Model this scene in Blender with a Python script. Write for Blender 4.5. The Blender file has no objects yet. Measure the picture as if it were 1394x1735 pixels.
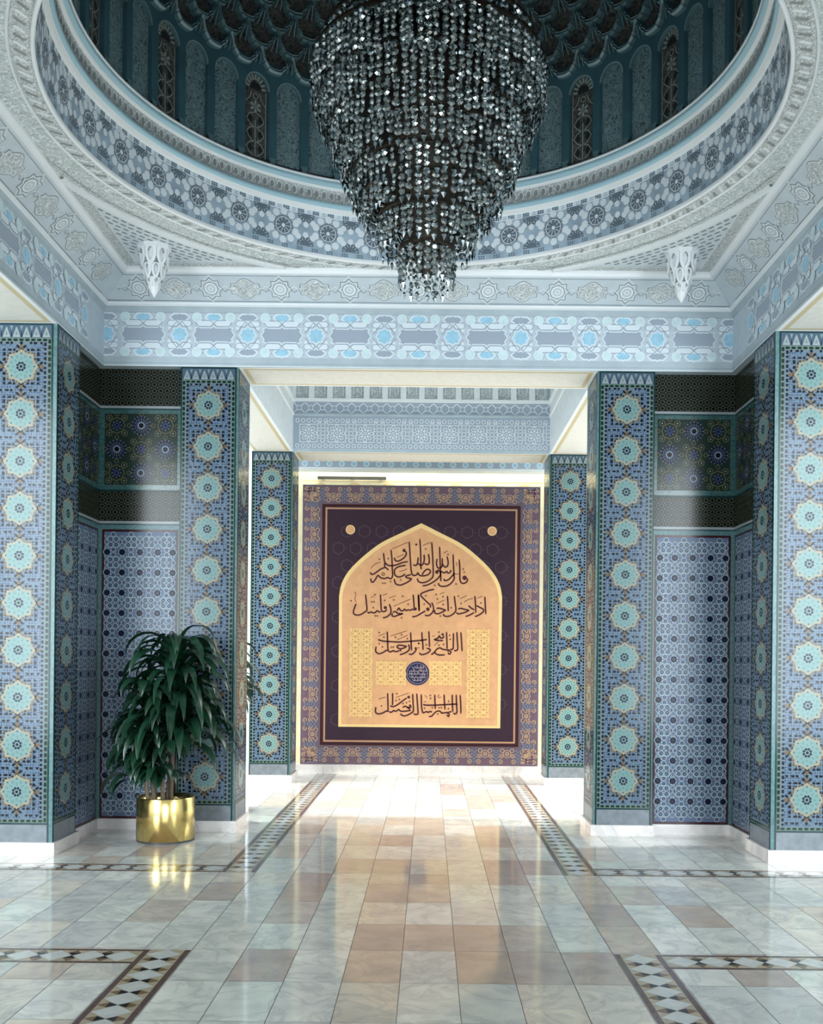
import bpy, math, random
from mathutils import Vector, Matrix
PI = math.pi
random.seed(7)
sc = bpy.context.scene
COL = sc.collection

# ------------------------------------------------------------------ camera
# X right, Y away from the viewer, Z up; the domed bay is centred on X = 0
CAM = (0.125, 0.0, 1.55)
cd = bpy.data.cameras.new('camera')
cd.sensor_fit = 'AUTO'; cd.sensor_width = 36.0
cd.lens = 1700.0 * 36.0 / 1735.0
cd.shift_x = -29.7 / 1735.0
cd.shift_y = 252.6 / 1735.0
cd.clip_start = 0.05; cd.clip_end = 200
cam = bpy.data.objects.new('camera', cd); COL.objects.link(cam)
cam.matrix_world = Matrix.Translation(CAM) @ Matrix.Rotation(PI / 2, 4, 'X') @ Matrix.Rotation(0.0104, 4, 'Z')
sc.camera = cam

# ------------------------------------------------------------------ light
w = bpy.data.worlds.new('daylight'); sc.world = w; w.use_nodes = True
bg = w.node_tree.nodes['Background']
bg.inputs[0].default_value = (0.80, 0.92, 1.0, 1); bg.inputs[1].default_value = 1.75
def sun(name, d, e, col, ang):
    l = bpy.data.lights.new(name, 'SUN'); l.energy = e; l.color = col; l.angle = ang
    o = bpy.data.objects.new(name, l); COL.objects.link(o)
    o.rotation_euler = Vector(d).to_track_quat('-Z', 'Y').to_euler(); o.location = (6, 8, 12)
def area(name, loc, d, sx, sy, e, col, spread=180):
    l = bpy.data.lights.new(name, 'AREA'); l.shape = 'RECTANGLE'; l.size = sx; l.size_y = sy
    l.energy = e; l.color = col; l.spread = math.radians(spread)
    o = bpy.data.objects.new(name, l); COL.objects.link(o)
    o.location = loc; o.rotation_euler = Vector(d).to_track_quat('-Z', 'Y').to_euler()
sun('sun', (-0.62, 0.05, -0.78), 5.5, (1.0, 0.95, 0.86), 0.03)
area('entrance_daylight', (0, -1.0, 1.7), (0, 1, 0.05), 3.2, 3.2, 150, (0.86, 0.95, 1.0))
area('aisle_daylight_left', (-4.3, 11.0, 3.9), (1, 0, -1.25), 3.4, 2.2, 215, (1.0, 0.97, 0.92), 110)
area('aisle_daylight_right', (4.3, 11.0, 3.9), (-1, 0, -1.25), 3.4, 2.2, 135, (1.0, 0.97, 0.92), 110)
for sg in (-1, 1):
    area('aisle_daylight_front', (sg * 4.6, 2.6, 2.6), (0, 1, -0.2), 2.2, 4.2, 205, (0.86, 0.95, 1.0), 125)  # added panels inside the aisles, brightening the foreground pillar fronts
sc.view_settings.view_transform = 'Standard'; sc.view_settings.look = 'None'
sc.view_settings.gamma = 1.0; sc.view_settings.use_curve_mapping = False
sc.view_settings.exposure = 0.2
try:
    sc.cycles.max_bounces = 8; sc.cycles.diffuse_bounces = 4; sc.cycles.glossy_bounces = 4
    sc.cycles.transmission_bounces = 5; sc.cycles.transparent_max_bounces = 6
    sc.cycles.sample_clamp_indirect = 6.0; sc.cycles.use_denoising = True
    sc.cycles.caustics_reflective = False; sc.cycles.caustics_refractive = False
except Exception:
    pass

# ------------------------------------------------------------------ materials
MATS = {}
G = 0.17   # roughness of glazed tile
def M(name, col, rough=0.4, metal=0.0, var=0.0, vs=25.0, bump=0.0, bs=60.0, spec=0.5, coat=0.0):
    if rough == G: col = tuple(c * 0.38 for c in col); spec = 0.22
    m = bpy.data.materials.new(name); m.use_nodes = True
    nt = m.node_tree; b = nt.nodes['Principled BSDF']
    b.inputs['Base Color'].default_value = (*col, 1); b.inputs['Roughness'].default_value = rough
    b.inputs['Metallic'].default_value = metal; b.inputs['Specular IOR Level'].default_value = spec
    b.inputs['Coat Weight'].default_value = coat
    tc = nt.nodes.new('ShaderNodeTexCoord')
    if var > 0:
        n = nt.nodes.new('ShaderNodeTexNoise'); n.inputs['Scale'].default_value = vs; n.inputs['Detail'].default_value = 5
        r = nt.nodes.new('ShaderNodeValToRGB')
        r.color_ramp.elements[0].position = 0.3; r.color_ramp.elements[1].position = 0.7
        r.color_ramp.elements[0].color = (*[c * (1 - var) for c in col], 1)
        r.color_ramp.elements[1].color = (*[min(1, c * (1 + var)) for c in col], 1)
        nt.links.new(tc.outputs['Object'], n.inputs['Vector'])
        nt.links.new(n.outputs['Fac'], r.inputs[0]); nt.links.new(r.outputs[0], b.inputs['Base Color'])
    if bump > 0:
        n2 = nt.nodes.new('ShaderNodeTexNoise'); n2.inputs['Scale'].default_value = bs; n2.inputs['Detail'].default_value = 4
        bp = nt.nodes.new('ShaderNodeBump'); bp.inputs['Strength'].default_value = bump; bp.inputs['Distance'].default_value = 0.01
        nt.links.new(tc.outputs['Object'], n2.inputs['Vector'])
        nt.links.new(n2.outputs['Fac'], bp.inputs['Height']); nt.links.new(bp.outputs[0], b.inputs['Normal'])
    if name.startswith('cloth') or name.startswith('seal'): b.inputs['Specular IOR Level'].default_value = 0.08
    MATS[name] = m
    return m
def carved(name, lo, hi, scale=16.0, rough=0.6, dist=1.2, width=0.10, dots=None):
    """carved arabesque: curling raised lines (hi) on a sunk ground (lo)"""
    m = bpy.data.materials.new(name); m.use_nodes = True
    nt = m.node_tree; b = nt.nodes['Principled BSDF']; b.inputs['Roughness'].default_value = rough
    tc = nt.nodes.new('ShaderNodeTexCoord')
    n = nt.nodes.new('ShaderNodeTexNoise'); n.inputs['Scale'].default_value = scale * 0.35; n.inputs['Detail'].default_value = 2
    add = nt.nodes.new('ShaderNodeMixRGB'); add.blend_type = 'ADD'; add.inputs[0].default_value = dist * 0.18
    v = nt.nodes.new('ShaderNodeTexVoronoi'); v.feature = 'DISTANCE_TO_EDGE'; v.inputs['Scale'].default_value = scale
    v2 = nt.nodes.new('ShaderNodeTexVoronoi'); v2.feature = 'SMOOTH_F1'; v2.inputs['Scale'].default_value = scale * 1.9
    r = nt.nodes.new('ShaderNodeValToRGB')
    r.color_ramp.elements[0].position = width * 0.5; r.color_ramp.elements[1].position = width * 2.2
    r.color_ramp.elements[0].color = (*hi, 1); r.color_ramp.elements[1].color = (*lo, 1)
    mx = nt.nodes.new('ShaderNodeMixRGB'); mx.blend_type = 'MULTIPLY'; mx.inputs[0].default_value = 0.55
    r2 = nt.nodes.new('ShaderNodeValToRGB')
    r2.color_ramp.elements[0].position = 0.25; r2.color_ramp.elements[1].position = 0.5
    r2.color_ramp.elements[0].color = (1, 1, 1, 1); r2.color_ramp.elements[1].color = (0.45, 0.47, 0.48, 1)
    bp = nt.nodes.new('ShaderNodeBump'); bp.inputs['Strength'].default_value = 0.5; bp.inputs['Distance'].default_value = 0.01
    L = nt.links.new
    L(tc.outputs['Object'], n.inputs['Vector']); L(tc.outputs['Object'], add.inputs[1]); L(n.outputs['Color'], add.inputs[2])
    L(add.outputs[0], v.inputs['Vector']); L(add.outputs[0], v2.inputs['Vector'])
    L(v.outputs['Distance'], r.inputs[0]); L(v2.outputs['Distance'], r2.inputs[0])
    L(r.outputs[0], mx.inputs[1]); L(r2.outputs[0], mx.inputs[2]); L(mx.outputs[0], b.inputs['Base Color'])
    L(r.outputs[0], bp.inputs['Height']); L(bp.outputs[0], b.inputs['Normal'])
    MATS[name] = m
    return m
def marble(name, col, vein, rough=0.1, scale=1.6, attr=False, amt=0.5, coat=0.0):
    m = bpy.data.materials.new(name); m.use_nodes = True
    nt = m.node_tree; b = nt.nodes['Principled BSDF']; b.inputs['Roughness'].default_value = rough
    b.inputs['Coat Weight'].default_value = coat; b.inputs['Coat Roughness'].default_value = 0.06
    L = nt.links.new
    tc = nt.nodes.new('ShaderNodeTexCoord')
    off = nt.nodes.new('ShaderNodeVectorMath'); off.operation = 'ADD'
    at = nt.nodes.new('ShaderNodeAttribute'); at.attribute_name = 'tint'
    sep = nt.nodes.new('ShaderNodeVectorMath'); sep.operation = 'SCALE'; sep.inputs['Scale'].default_value = 37.0
    L(at.outputs['Color'], sep.inputs[0]); L(tc.outputs['Object'], off.inputs[0])
    if attr: L(sep.outputs[0], off.inputs[1])
    n = nt.nodes.new('ShaderNodeTexNoise'); n.inputs['Scale'].default_value = scale; n.inputs['Detail'].default_value = 7
    n.inputs['Distortion'].default_value = 1.6; n.inputs['Roughness'].default_value = 0.6
    r = nt.nodes.new('ShaderNodeValToRGB'); e = r.color_ramp.elements
    e[0].position = 0.44; e[0].color = (0, 0, 0, 1); e[1].position = 0.56; e[1].color = (0, 0, 0, 1)
    k = e.new(0.5); k.color = (1, 1, 1, 1)
    n3 = nt.nodes.new('ShaderNodeTexNoise'); n3.inputs['Scale'].default_value = scale * 2.3; n3.inputs['Detail'].default_value = 4
    r3 = nt.nodes.new('ShaderNodeValToRGB')
    r3.color_ramp.elements[0].position = 0.35; r3.color_ramp.elements[1].position = 0.65
    r3.color_ramp.elements[0].color = (0.86, 0.86, 0.87, 1); r3.color_ramp.elements[1].color = (1.06, 1.05, 1.03, 1)
    mx = nt.nodes.new('ShaderNodeMixRGB'); mx.inputs[1].default_value = (*col, 1); mx.inputs[2].default_value = (*vein, 1)
    ml = nt.nodes.new('ShaderNodeMath'); ml.operation = 'MULTIPLY'; ml.inputs[1].default_value = amt
    mm = nt.nodes.new('ShaderNodeMixRGB'); mm.blend_type = 'MULTIPLY'; mm.inputs[0].default_value = 1
    L(off.outputs[0], n.inputs['Vector']); L(off.outputs[0], n3.inputs['Vector'])
    L(n.outputs['Fac'], r.inputs[0]); L(r.outputs[0], ml.inputs[0]); L(ml.outputs[0], mx.inputs[0])
    if attr: L(at.outputs['Color'], mx.inputs[1])
    L(n3.outputs['Fac'], r3.inputs[0]); L(mx.outputs[0], mm.inputs[1]); L(r3.outputs[0], mm.inputs[2])
    L(mm.outputs[0], b.inputs['Base Color'])
    MATS[name] = m
    return m

M('grout', (0.19, 0.26, 0.265), 0.3, var=0.1, spec=0.22)
M('black_glaze', (0.008, 0.014, 0.02), G)
M('green_black', (0.012, 0.045, 0.035), G)
M('blue_a', (0.085, 0.17, 0.38), G); M('blue_b', (0.13, 0.25, 0.47), G); M('blue_c', (0.24, 0.42, 0.60), G)
M('orange_glaze', (0.36, 0.25, 0.155), G); M('brown_glaze', (0.10, 0.06, 0.045), G); M('field_blue', (0.32, 0.44, 0.57), G)
M('cream_glaze', (0.72, 0.68, 0.50), G); M('aqua_pale', (0.44, 0.70, 0.69), G)
M('aqua', (0.30, 0.60, 0.58), G); M('teal_dark', (0.02, 0.09, 0.10), G)
M('teal_strip', (0.085, 0.175, 0.185), 0.25, spec=0.3, var=0.25, vs=40); M('teal_border', (0.038, 0.10, 0.10), 0.2, var=0.25, vs=45)
M('green_pale', (0.30, 0.47, 0.40), G); M('white_glaze', (0.72, 0.80, 0.84), G)
M('triangle_blue', (0.17, 0.27, 0.40), G)
M('grey_tile', (0.165, 0.19, 0.215), 0.3, var=0.22, vs=14)
M('grey_joint', (0.15, 0.18, 0.21), 0.35)
M('band_ground', (0.022, 0.034, 0.034), G); M('olive', (0.22, 0.22, 0.11), G); M('dot_white', (0.5, 0.52, 0.46), G)
M('navy', (0.028, 0.045, 0.11), G); M('violet_blue', (0.12, 0.16, 0.38), G); M('gold_line', (0.36, 0.30, 0.16), G)
M('dark_green', (0.035, 0.075, 0.06), G); M('maroon', (0.10, 0.02, 0.035), G)
M('lilac', (0.11, 0.15, 0.24), .24, spec=.16); M('lattice_white', (0.32, 0.39, 0.44), .24, spec=.16); M('dark_blue', (0.006, 0.010, 0.035), .24, spec=.2)
M('slate_blue', (0.022, 0.05, 0.085), .24, spec=.2); M('plum', (0.06, 0.035, 0.08), .24, spec=.2)
marble('skirting_marble', (0.78, 0.74, 0.72), (0.5, 0.45, 0.45), 0.2, 1.2, amt=0.4)
M('cream_soffit', (0.80, 0.78, 0.72), 0.55, var=0.05, vs=18, bump=0.25, bs=90); M('gold_edge', (0.66, 0.56, 0.34), 0.45)
M('plaster_white', (0.88, 0.91, 0.93), 0.55); M('plaster_pale', (0.78, 0.84, 0.87), 0.55, var=0.06, vs=12)
M('plaster_grey', (0.44, 0.52, 0.57), 0.55, var=0.08, vs=6)
M('frieze_ground', (0.42, 0.49, 0.57), 0.5, var=0.06, vs=10); M('cartouche', (0.36, 0.42, 0.51), 0.5)
M('frieze_mid', (0.54, 0.62, 0.69), 0.5, var=0.06, vs=10); M('cove_grey', (0.60, 0.67, 0.72), 0.55, var=0.06, vs=6)
M('frieze_line', (0.26, 0.32, 0.40), 0.5)
M('sky_blue', (0.36, 0.62, 0.78), 0.5, var=0.1, vs=20); M('pale_aqua', (0.60, 0.78, 0.80), 0.5, var=0.1, vs=20)
M('pale_white', (0.74, 0.82, 0.88), 0.5)
M('line_dark', (0.27, 0.32, 0.35), 0.6); M('line_white', (0.84, 0.88, 0.90), 0.5)
M('rim_blue', (0.40, 0.62, 0.72), 0.45); M('drum_blue', (0.40, 0.52, 0.63), 0.45, var=0.2, vs=9)
M('drum_dark', (0.15, 0.20, 0.25), 0.5); M('petal_white', (0.84, 0.91, 0.96), 0.45)
M('rope_grey', (0.30, 0.32, 0.32), 0.6)
carved('carved_ceiling', (0.68, 0.74, 0.73), (0.92, 0.96, 0.95), 26, width=0.09)
carved('carved_fine', (0.52, 0.56, 0.57), (0.86, 0.90, 0.90), 34, width=0.1)
carved('carved_rope', (0.54, 0.57, 0.57), (0.90, 0.92, 0.91), 36, width=0.1)
carved('carved_teal', (0.075, 0.14, 0.16), (0.24, 0.37, 0.40), 30, width=0.14)
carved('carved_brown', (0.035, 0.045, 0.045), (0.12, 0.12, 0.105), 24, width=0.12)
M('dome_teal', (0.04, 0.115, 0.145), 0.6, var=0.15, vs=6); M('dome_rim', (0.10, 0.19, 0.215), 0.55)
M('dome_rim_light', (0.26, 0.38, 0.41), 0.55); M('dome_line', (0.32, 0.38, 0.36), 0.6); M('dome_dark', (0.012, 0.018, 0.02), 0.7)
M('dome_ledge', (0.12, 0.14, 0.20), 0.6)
M('brown_marble', (0.13, 0.085, 0.075), 0.12, var=0.2, vs=20, coat=0.3); M('black_marble', (0.02, 0.022, 0.026), 0.12, coat=0.3)
M('tan_marble', (0.42, 0.36, 0.26), 0.12, var=0.15, vs=20, coat=0.3); M('pale_marble', (0.56, 0.57, 0.55), 0.12, var=0.1, vs=15, coat=0.3)
M('ochre_marble', (0.20, 0.13, 0.07), 0.12, coat=0.3)
M('floor_joint', (0.20, 0.20, 0.19), 0.3)
marble('floor_marble', (0.6, 0.6, 0.58), (0.33, 0.34, 0.35), 0.105, 2.6, attr=True, amt=0.35, coat=0.2)
M('wall_render', (0.62, 0.63, 0.62), 0.6, var=0.05)
M('cream_wall', (0.86, 0.78, 0.52), 0.6, var=0.06, vs=5); M('cream_gold', (0.72, 0.56, 0.30), 0.5); M('dark_metal', (0.05, 0.05, 0.05), 0.4)
# banner cloth
M('cloth_field', (0.045, 0.026, 0.040), 0.7, var=0.1, vs=60); M('cloth_lattice', (0.105, 0.075, 0.088), 0.7)
M('cloth_tan', (0.70, 0.38, 0.20), 0.7, var=0.06, vs=9); M('cloth_gold', (0.86, 0.60, 0.28), 0.65); M('cloth_line', (0.46, 0.25, 0.15), 0.7)
M('cloth_ink', (0.085, 0.028, 0.03), 0.7); M('cloth_ornament', (0.86, 0.58, 0.25), 0.7); M('cloth_ink_thin', (0.25, 0.11, 0.065), 0.7)
M('cloth_border', (0.14, 0.105, 0.135), 0.7); M('cloth_border_blue', (0.17, 0.21, 0.30), 0.7); M('cloth_border_tan', (0.52, 0.34, 0.22), 0.7)
M('cloth_border_plum', (0.19, 0.10, 0.14), 0.7); M('cloth_edge', (0.055, 0.016, 0.016), 0.7)
M('seal_blue', (0.03, 0.035, 0.085), 0.6); M('seal_line', (0.36, 0.28, 0.30), 0.6)
# plant
M('brass', (0.80, 0.60, 0.23), 0.2, 1.0); M('soil', (0.02, 0.015, 0.01), 0.9, var=0.3, vs=60, bump=0.6)
M('leaf', (0.007, 0.034, 0.017), 0.32, var=0.35, vs=7); M('leaf_fresh', (0.05, 0.14, 0.03), 0.35, var=0.25, vs=7)
M('cane', (0.15, 0.11, 0.07), 0.7, var=0.25, vs=30)
# chandelier
M('bronze', (0.04, 0.033, 0.025), 0.35, 0.8)
def crystal():
    m = bpy.data.materials.new('smoked_crystal'); m.use_nodes = True
    nt = m.node_tree; nt.nodes.remove(nt.nodes['Principled BSDF'])
    gl = nt.nodes.new('ShaderNodeBsdfGlossy'); gl.inputs['Color'].default_value = (0.72, 0.78, 0.80, 1); gl.inputs['Roughness'].default_value = 0.04
    gs = nt.nodes.new('ShaderNodeBsdfGlass'); gs.inputs['Color'].default_value = (0.66, 0.69, 0.68, 1); gs.inputs['Roughness'].default_value = 0.0; gs.inputs['IOR'].default_value = 1.5
    mx = nt.nodes.new('ShaderNodeMixShader'); mx.inputs[0].default_value = 0.42
    nt.links.new(gs.outputs[0], mx.inputs[1]); nt.links.new(gl.outputs[0], mx.inputs[2])
    nt.links.new(mx.outputs[0], nt.nodes['Material Output'].inputs[0])
    MATS['smoked_crystal'] = m
crystal()

# ------------------------------------------------------------------ mesh builder
DZ = 0.0007
def plane_map(O, U, V, N):
    O, U, V, N = Vector(O), Vector(U), Vector(V), Vector(N)
    return lambda u, v, h: O + U * u + V * v + N * h
class PB:
    """collects polygons; 2D patterns go through .map(u, v, height)"""
    def __init__(s, mp=None):
        s.v = []; s.f = []; s.m = []; s.names = []; s.map = mp; s.sm = []
    def mi(s, n):
        if n not in s.names: s.names.append(n)
        return s.names.index(n)
    def face(s, pts, mat, smooth=False):
        b = len(s.v); s.v += [tuple(p) for p in pts]
        s.f.append(tuple(range(b, b + len(pts)))); s.m.append(s.mi(mat)); s.sm.append(smooth)
    def grid(s, rows, mat, smooth=True, closed=False):
        b = len(s.v); n = len(rows[0])
        for r in rows: s.v += [tuple(p) for p in r]
        k = s.mi(mat)
        for i in range(len(rows) - 1):
            for j in range(n if closed else n - 1):
                j2 = (j + 1) % n
                s.f.append((b + i * n + j, b + i * n + j2, b + (i + 1) * n + j2, b + (i + 1) * n + j)); s.m.append(k); s.sm.append(smooth)
    def poly(s, pts, mat, l=0):
        s.face([s.map(p[0], p[1], l * DZ) for p in pts], mat)
    def rect(s, u0, v0, u1, v1, mat, l=0):
        s.poly([(u0, v0), (u1, v0), (u1, v1), (u0, v1)], mat, l)
    def frame(s, u0, v0, u1, v1, t, mat, l=0):
        s.rect(u0, v0, u1, v0 + t, mat, l); s.rect(u0, v1 - t, u1, v1, mat, l)
        s.rect(u0, v0 + t, u0 + t, v1 - t, mat, l); s.rect(u1 - t, v0 + t, u1, v1 - t, mat, l)
    def ngon(s, cx, cy, r, mat, l=0, n=8, rot=PI / 8, ry=None):
        ry = r if ry is None else ry
        s.poly([(cx + r * math.cos(rot + 2 * PI * i / n), cy + ry * math.sin(rot + 2 * PI * i / n)) for i in range(n)], mat, l)
    def star(s, cx, cy, r1, r2, mat, l=0, n=8, rot=PI / 2):
        s.poly([(cx + (r1 if i % 2 == 0 else r2) * math.cos(rot + PI * i / n), cy + (r1 if i % 2 == 0 else r2) * math.sin(rot + PI * i / n)) for i in range(2 * n)], mat, l)
    def bar(s, cx, cy, a, b, ang, mat, l=0):
        c, d = math.cos(ang), math.sin(ang)
        q = [(-a, -b * .55), (-a * .7, -b), (a * .7, -b), (a, -b * .55), (a, b * .55), (a * .7, b), (-a * .7, b), (-a, b * .55)]
        s.poly([(cx + x * c - y * d, cy + x * d + y * c) for x, y in q], mat, l)
    def ribbon(s, pts, w, mat, l=0, closed=False, taper=False, raise_=0.0):
        P = [Vector((p[0], p[1])) for p in pts]; n = len(P)
        if n < 2: return
        Lf, Rt = [], []
        for i in range(n):
            a = P[i - 1] if (i > 0 or closed) else None
            b = P[(i + 1) % n] if (i < n - 1 or closed) else None
            t1 = (P[i] - a).normalized() if a is not None and (P[i] - a).length > 1e-9 else None
            t2 = (b - P[i]).normalized() if b is not None and (b - P[i]).length > 1e-9 else None
            if t1 is None: t1 = t2
            if t2 is None: t2 = t1
            if t1 is None: return
            t = t1 + t2
            t = t1 if t.length < 1e-6 else t.normalized()
            nn = Vector((-t.y, t.x)); k = 1.0 / max(0.5, nn.dot(Vector((-t1.y, t1.x))))
            ww = w * 0.5 * k
            if taper and i in (0, n - 1): ww *= 0.45
            Lf.append(P[i] + nn * ww); Rt.append(P[i] - nn * ww)
        for i in range(n if closed else n - 1):
            j = (i + 1) % n
            s.poly([Lf[i], Lf[j], Rt[j], Rt[i]], mat, l)
            if raise_ > 0:
                h0, h1 = l * DZ - raise_, l * DZ
                for A in (Lf, Rt):
                    s.face([s.map(A[i][0], A[i][1], h0), s.map(A[j][0], A[j][1], h0), s.map(A[j][0], A[j][1], h1), s.map(A[i][0], A[i][1], h1)], mat)
    def ring(s, cx, cy, r, w, mat, l=0, n=16):
        s.ribbon([(cx + r * math.cos(2 * PI * i / n), cy + r * math.sin(2 * PI * i / n)) for i in range(n)], w, mat, l, True)
    def box(s, x0, x1, y0, y1, z0, z1, mat, skip=''):
        F = {'-z': [(x0, y0, z0), (x0, y1, z0), (x1, y1, z0), (x1, y0, z0)], '+z': [(x0, y0, z1), (x1, y0, z1), (x1, y1, z1), (x0, y1, z1)],
             '-y': [(x0, y0, z0), (x1, y0, z0), (x1, y0, z1), (x0, y0, z1)], '+y': [(x0, y1, z0), (x0, y1, z1), (x1, y1, z1), (x1, y1, z0)],
             '-x': [(x0, y0, z0), (x0, y0, z1), (x0, y1, z1), (x0, y1, z0)], '+x': [(x1, y0, z0), (x1, y1, z0), (x1, y1, z1), (x1, y0, z1)]}
        for k, q in F.items():
            if k not in skip: s.face(q, mat)
    def lathe(s, prof, mat, c=(0, 0), n=48, smooth=True):
        s.grid([[(c[0] + r * math.cos(2 * PI * i / n), c[1] + r * math.sin(2 * PI * i / n), z) for i in range(n)] for r, z in prof], mat, smooth, True)
    def tube(s, pts, r, mat, n=8):
        rows = []
        for i, p in enumerate(pts):
            p = Vector(p); a = Vector(pts[max(0, i - 1)]); b = Vector(pts[min(len(pts) - 1, i + 1)])
            t = (b - a).normalized(); x = t.cross(Vector((0.3, 0.1, 1)) if abs(t.z) < .9 else Vector((1, 0, 0))).normalized(); y = t.cross(x)
            rr = r[i] if isinstance(r, (list, tuple)) else r
            rows.append([p + (x * math.cos(2 * PI * k / n) + y * math.sin(2 * PI * k / n)) * rr for k in range(n)])
        s.grid(rows, mat, True, True); s.face(rows[0], mat); s.face(rows[-1], mat)
    def mesh(s, name, off=(0, 0, 0)):
        me = bpy.data.meshes.new(name)
        o = Vector(off)
        me.from_pydata([tuple(Vector(v) - o) for v in s.v], [], s.f)
        for n in s.names: me.materials.append(MATS[n])
        me.polygons.foreach_set('material_index', s.m); me.polygons.foreach_set('use_smooth', s.sm)
        me.update()
        return me
def wloc(o):
    v = Vector((0, 0, 0))
    while o is not None:
        v += o.location; o = o.parent
    return v
def obj(name, pb, parent=None, origin=(0, 0, 0), **props):
    """one mesh object; its points are world positions"""
    p0 = wloc(parent) if parent else Vector((0, 0, 0))
    org = Vector(origin) if parent is None else p0
    o = bpy.data.objects.new(name, pb.mesh(name, org)); COL.objects.link(o)
    if parent is None: o.location = org
    else: o.parent = parent
    for k, v in props.items(): o[k] = v
    return o
def struct(name, pb, parent=None):
    o = obj(name, pb, parent)
    if parent is None: o['kind'] = 'structure'
    return o
def thing(name, label, cat, loc, group=None):
    o = bpy.data.objects.new(name, None); COL.objects.link(o)
    o.location = loc; o.empty_display_size = 0.1
    o['label'] = label; o['category'] = cat
    if group: o['group'] = group
    return o

# ------------------------------------------------------------------ measured levels of the place
ZB = 4.17        # underside of every beam
HX = 2.82        # half width of the domed bay
YF = 9.0         # far side of the bay (face of the far beam)
DC = (0.0, 6.347)   # plan centre of the dome
ZC = 4.95        # flat ceiling round the dome
YN = 2 * DC[1] - YF

# ------------------------------------------------------------------ floor
def frange(a, b, st):
    r = []; x = a
    while x < b - 1e-6: r.append(x); x += st
    return r
xs_mid = [-1.12 + 0.28 * i for i in range(9)]
xs_r = [1.375 + 0.28 * i for i in range(20)]
XS = [-x for x in reversed(xs_r)] + xs_mid + xs_r
YS = sorted([5.363 - 0.535 * i for i in range(14)] + [5.898, 6.433, 6.968, 7.30] + [7.30 + 0.54 * i for i in range(1, 15)])
def build_floor():
    me = bpy.data.meshes.new('floor'); v = []; f = []; mi = []; tint = []
    x0, x1, y0, y1 = XS[0], XS[-1], YS[0], YS[-1]
    v += [(x0, y0, -.003), (x1, y0, -.003), (x1, y1, -.003), (x0, y1, -.003)]; f.append((0, 1, 2, 3)); mi.append(1); tint.append((.2, .2, .2))
    rg = random.Random(11)
    pal = [(.68, .71, .65), (.74, .74, .68), (.71, .67, .59), (.64, .66, .61), (.69, .62, .52), (.76, .76, .71), (.62, .63, .61)]
    warm = [(.55, .45, .37), (.58, .50, .42), (.50, .42, .37), (.60, .54, .47)]
    g = 0.0016
    for j in range(len(YS) - 1):
        for i in range(len(XS) - 1):
            a, b, c, d = XS[i] + g, XS[i + 1] - g, YS[j] + g, YS[j + 1] - g
            k = len(v); v += [(a, c, 0), (b, c, 0), (b, d, 0), (a, d, 0)]; f.append((k, k + 1, k + 2, k + 3)); mi.append(0)
            pw = 0.42 if (abs(a) < 1.2 and 4.6 < c < 9) else 0.10  # browner tiles mid-floor: partly marble, partly the banner's reflection put into the colour
            t = rg.choice(warm) if rg.random() < pw else rg.choice(pal)
            q = rg.uniform(.93, 1.05); tint.append(tuple(x * q for x in t))
    me.from_pydata(v, [], f)
    me.materials.append(MATS['floor_marble']); me.materials.append(MATS['floor_joint'])
    me.polygons.foreach_set('material_index', mi)
    ca = me.color_attributes.new('tint', 'FLOAT_COLOR', 'CORNER')
    for p in me.polygons:
        for li in p.loop_indices: ca.data[li].color = (*tint[p.index], 1)
    o = bpy.data.objects.new('floor', me); COL.objects.link(o); o['kind'] = 'structure'
build_floor()
def strip(pb, O, U, V, L, w=0.245):
    """inlaid marble border: hourglasses of black and brown between white diamonds"""
    pb.map = plane_map(O, U, V, (0, 0, 1))
    h = w / 2; e = 0.03; q = h - e
    pb.rect(0, -h, L, -q, 'brown_marble', 1); pb.rect(0, q, L, h, 'brown_marble', 1)
    pb.rect(0, -q, L, q, 'tan_marble', 1)
    p = 0.172; n = int(L / p)
    for i in range(n):
        c = p * (i + .5)
        pb.poly([(c - p * .49, 0), (c, -q * .97), (c + p * .49, 0), (c, q * .97)], 'pale_marble', 2)
        for sg in (-1, 1):
            m = sg * q * .5; a = q * .5; k = 0.032; x = p * (i + 1)
            pb.poly([(x - k, m), (x, m + a * sg), (x + k, m)], 'ochre_marble', 3)
            pb.poly([(x - k, m), (x, m - a * sg), (x + k, m)], 'black_marble', 3)
for i, sg in enumerate((-1, 1)):
    pb = PB()
    strip(pb, (sg * 1.247, 5.335, 0), (0, -1, 0), (1, 0, 0), 7.2)
    strip(pb, (sg * 1.3697, 5.213, 0), (sg, 0, 0), (0, 1, 0), 5.0)
    struct('trim_%d' % (1 + i), pb)
    pb = PB()
    strip(pb, (sg * 1.247, 7.30, 0), (0, 1, 0), (1, 0, 0), 6.4)
    strip(pb, (sg * 1.3697, 7.42, 0), (sg, 0, 0), (0, 1, 0), 5.0)
    struct('trim_%d' % (3 + i), pb)

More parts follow.
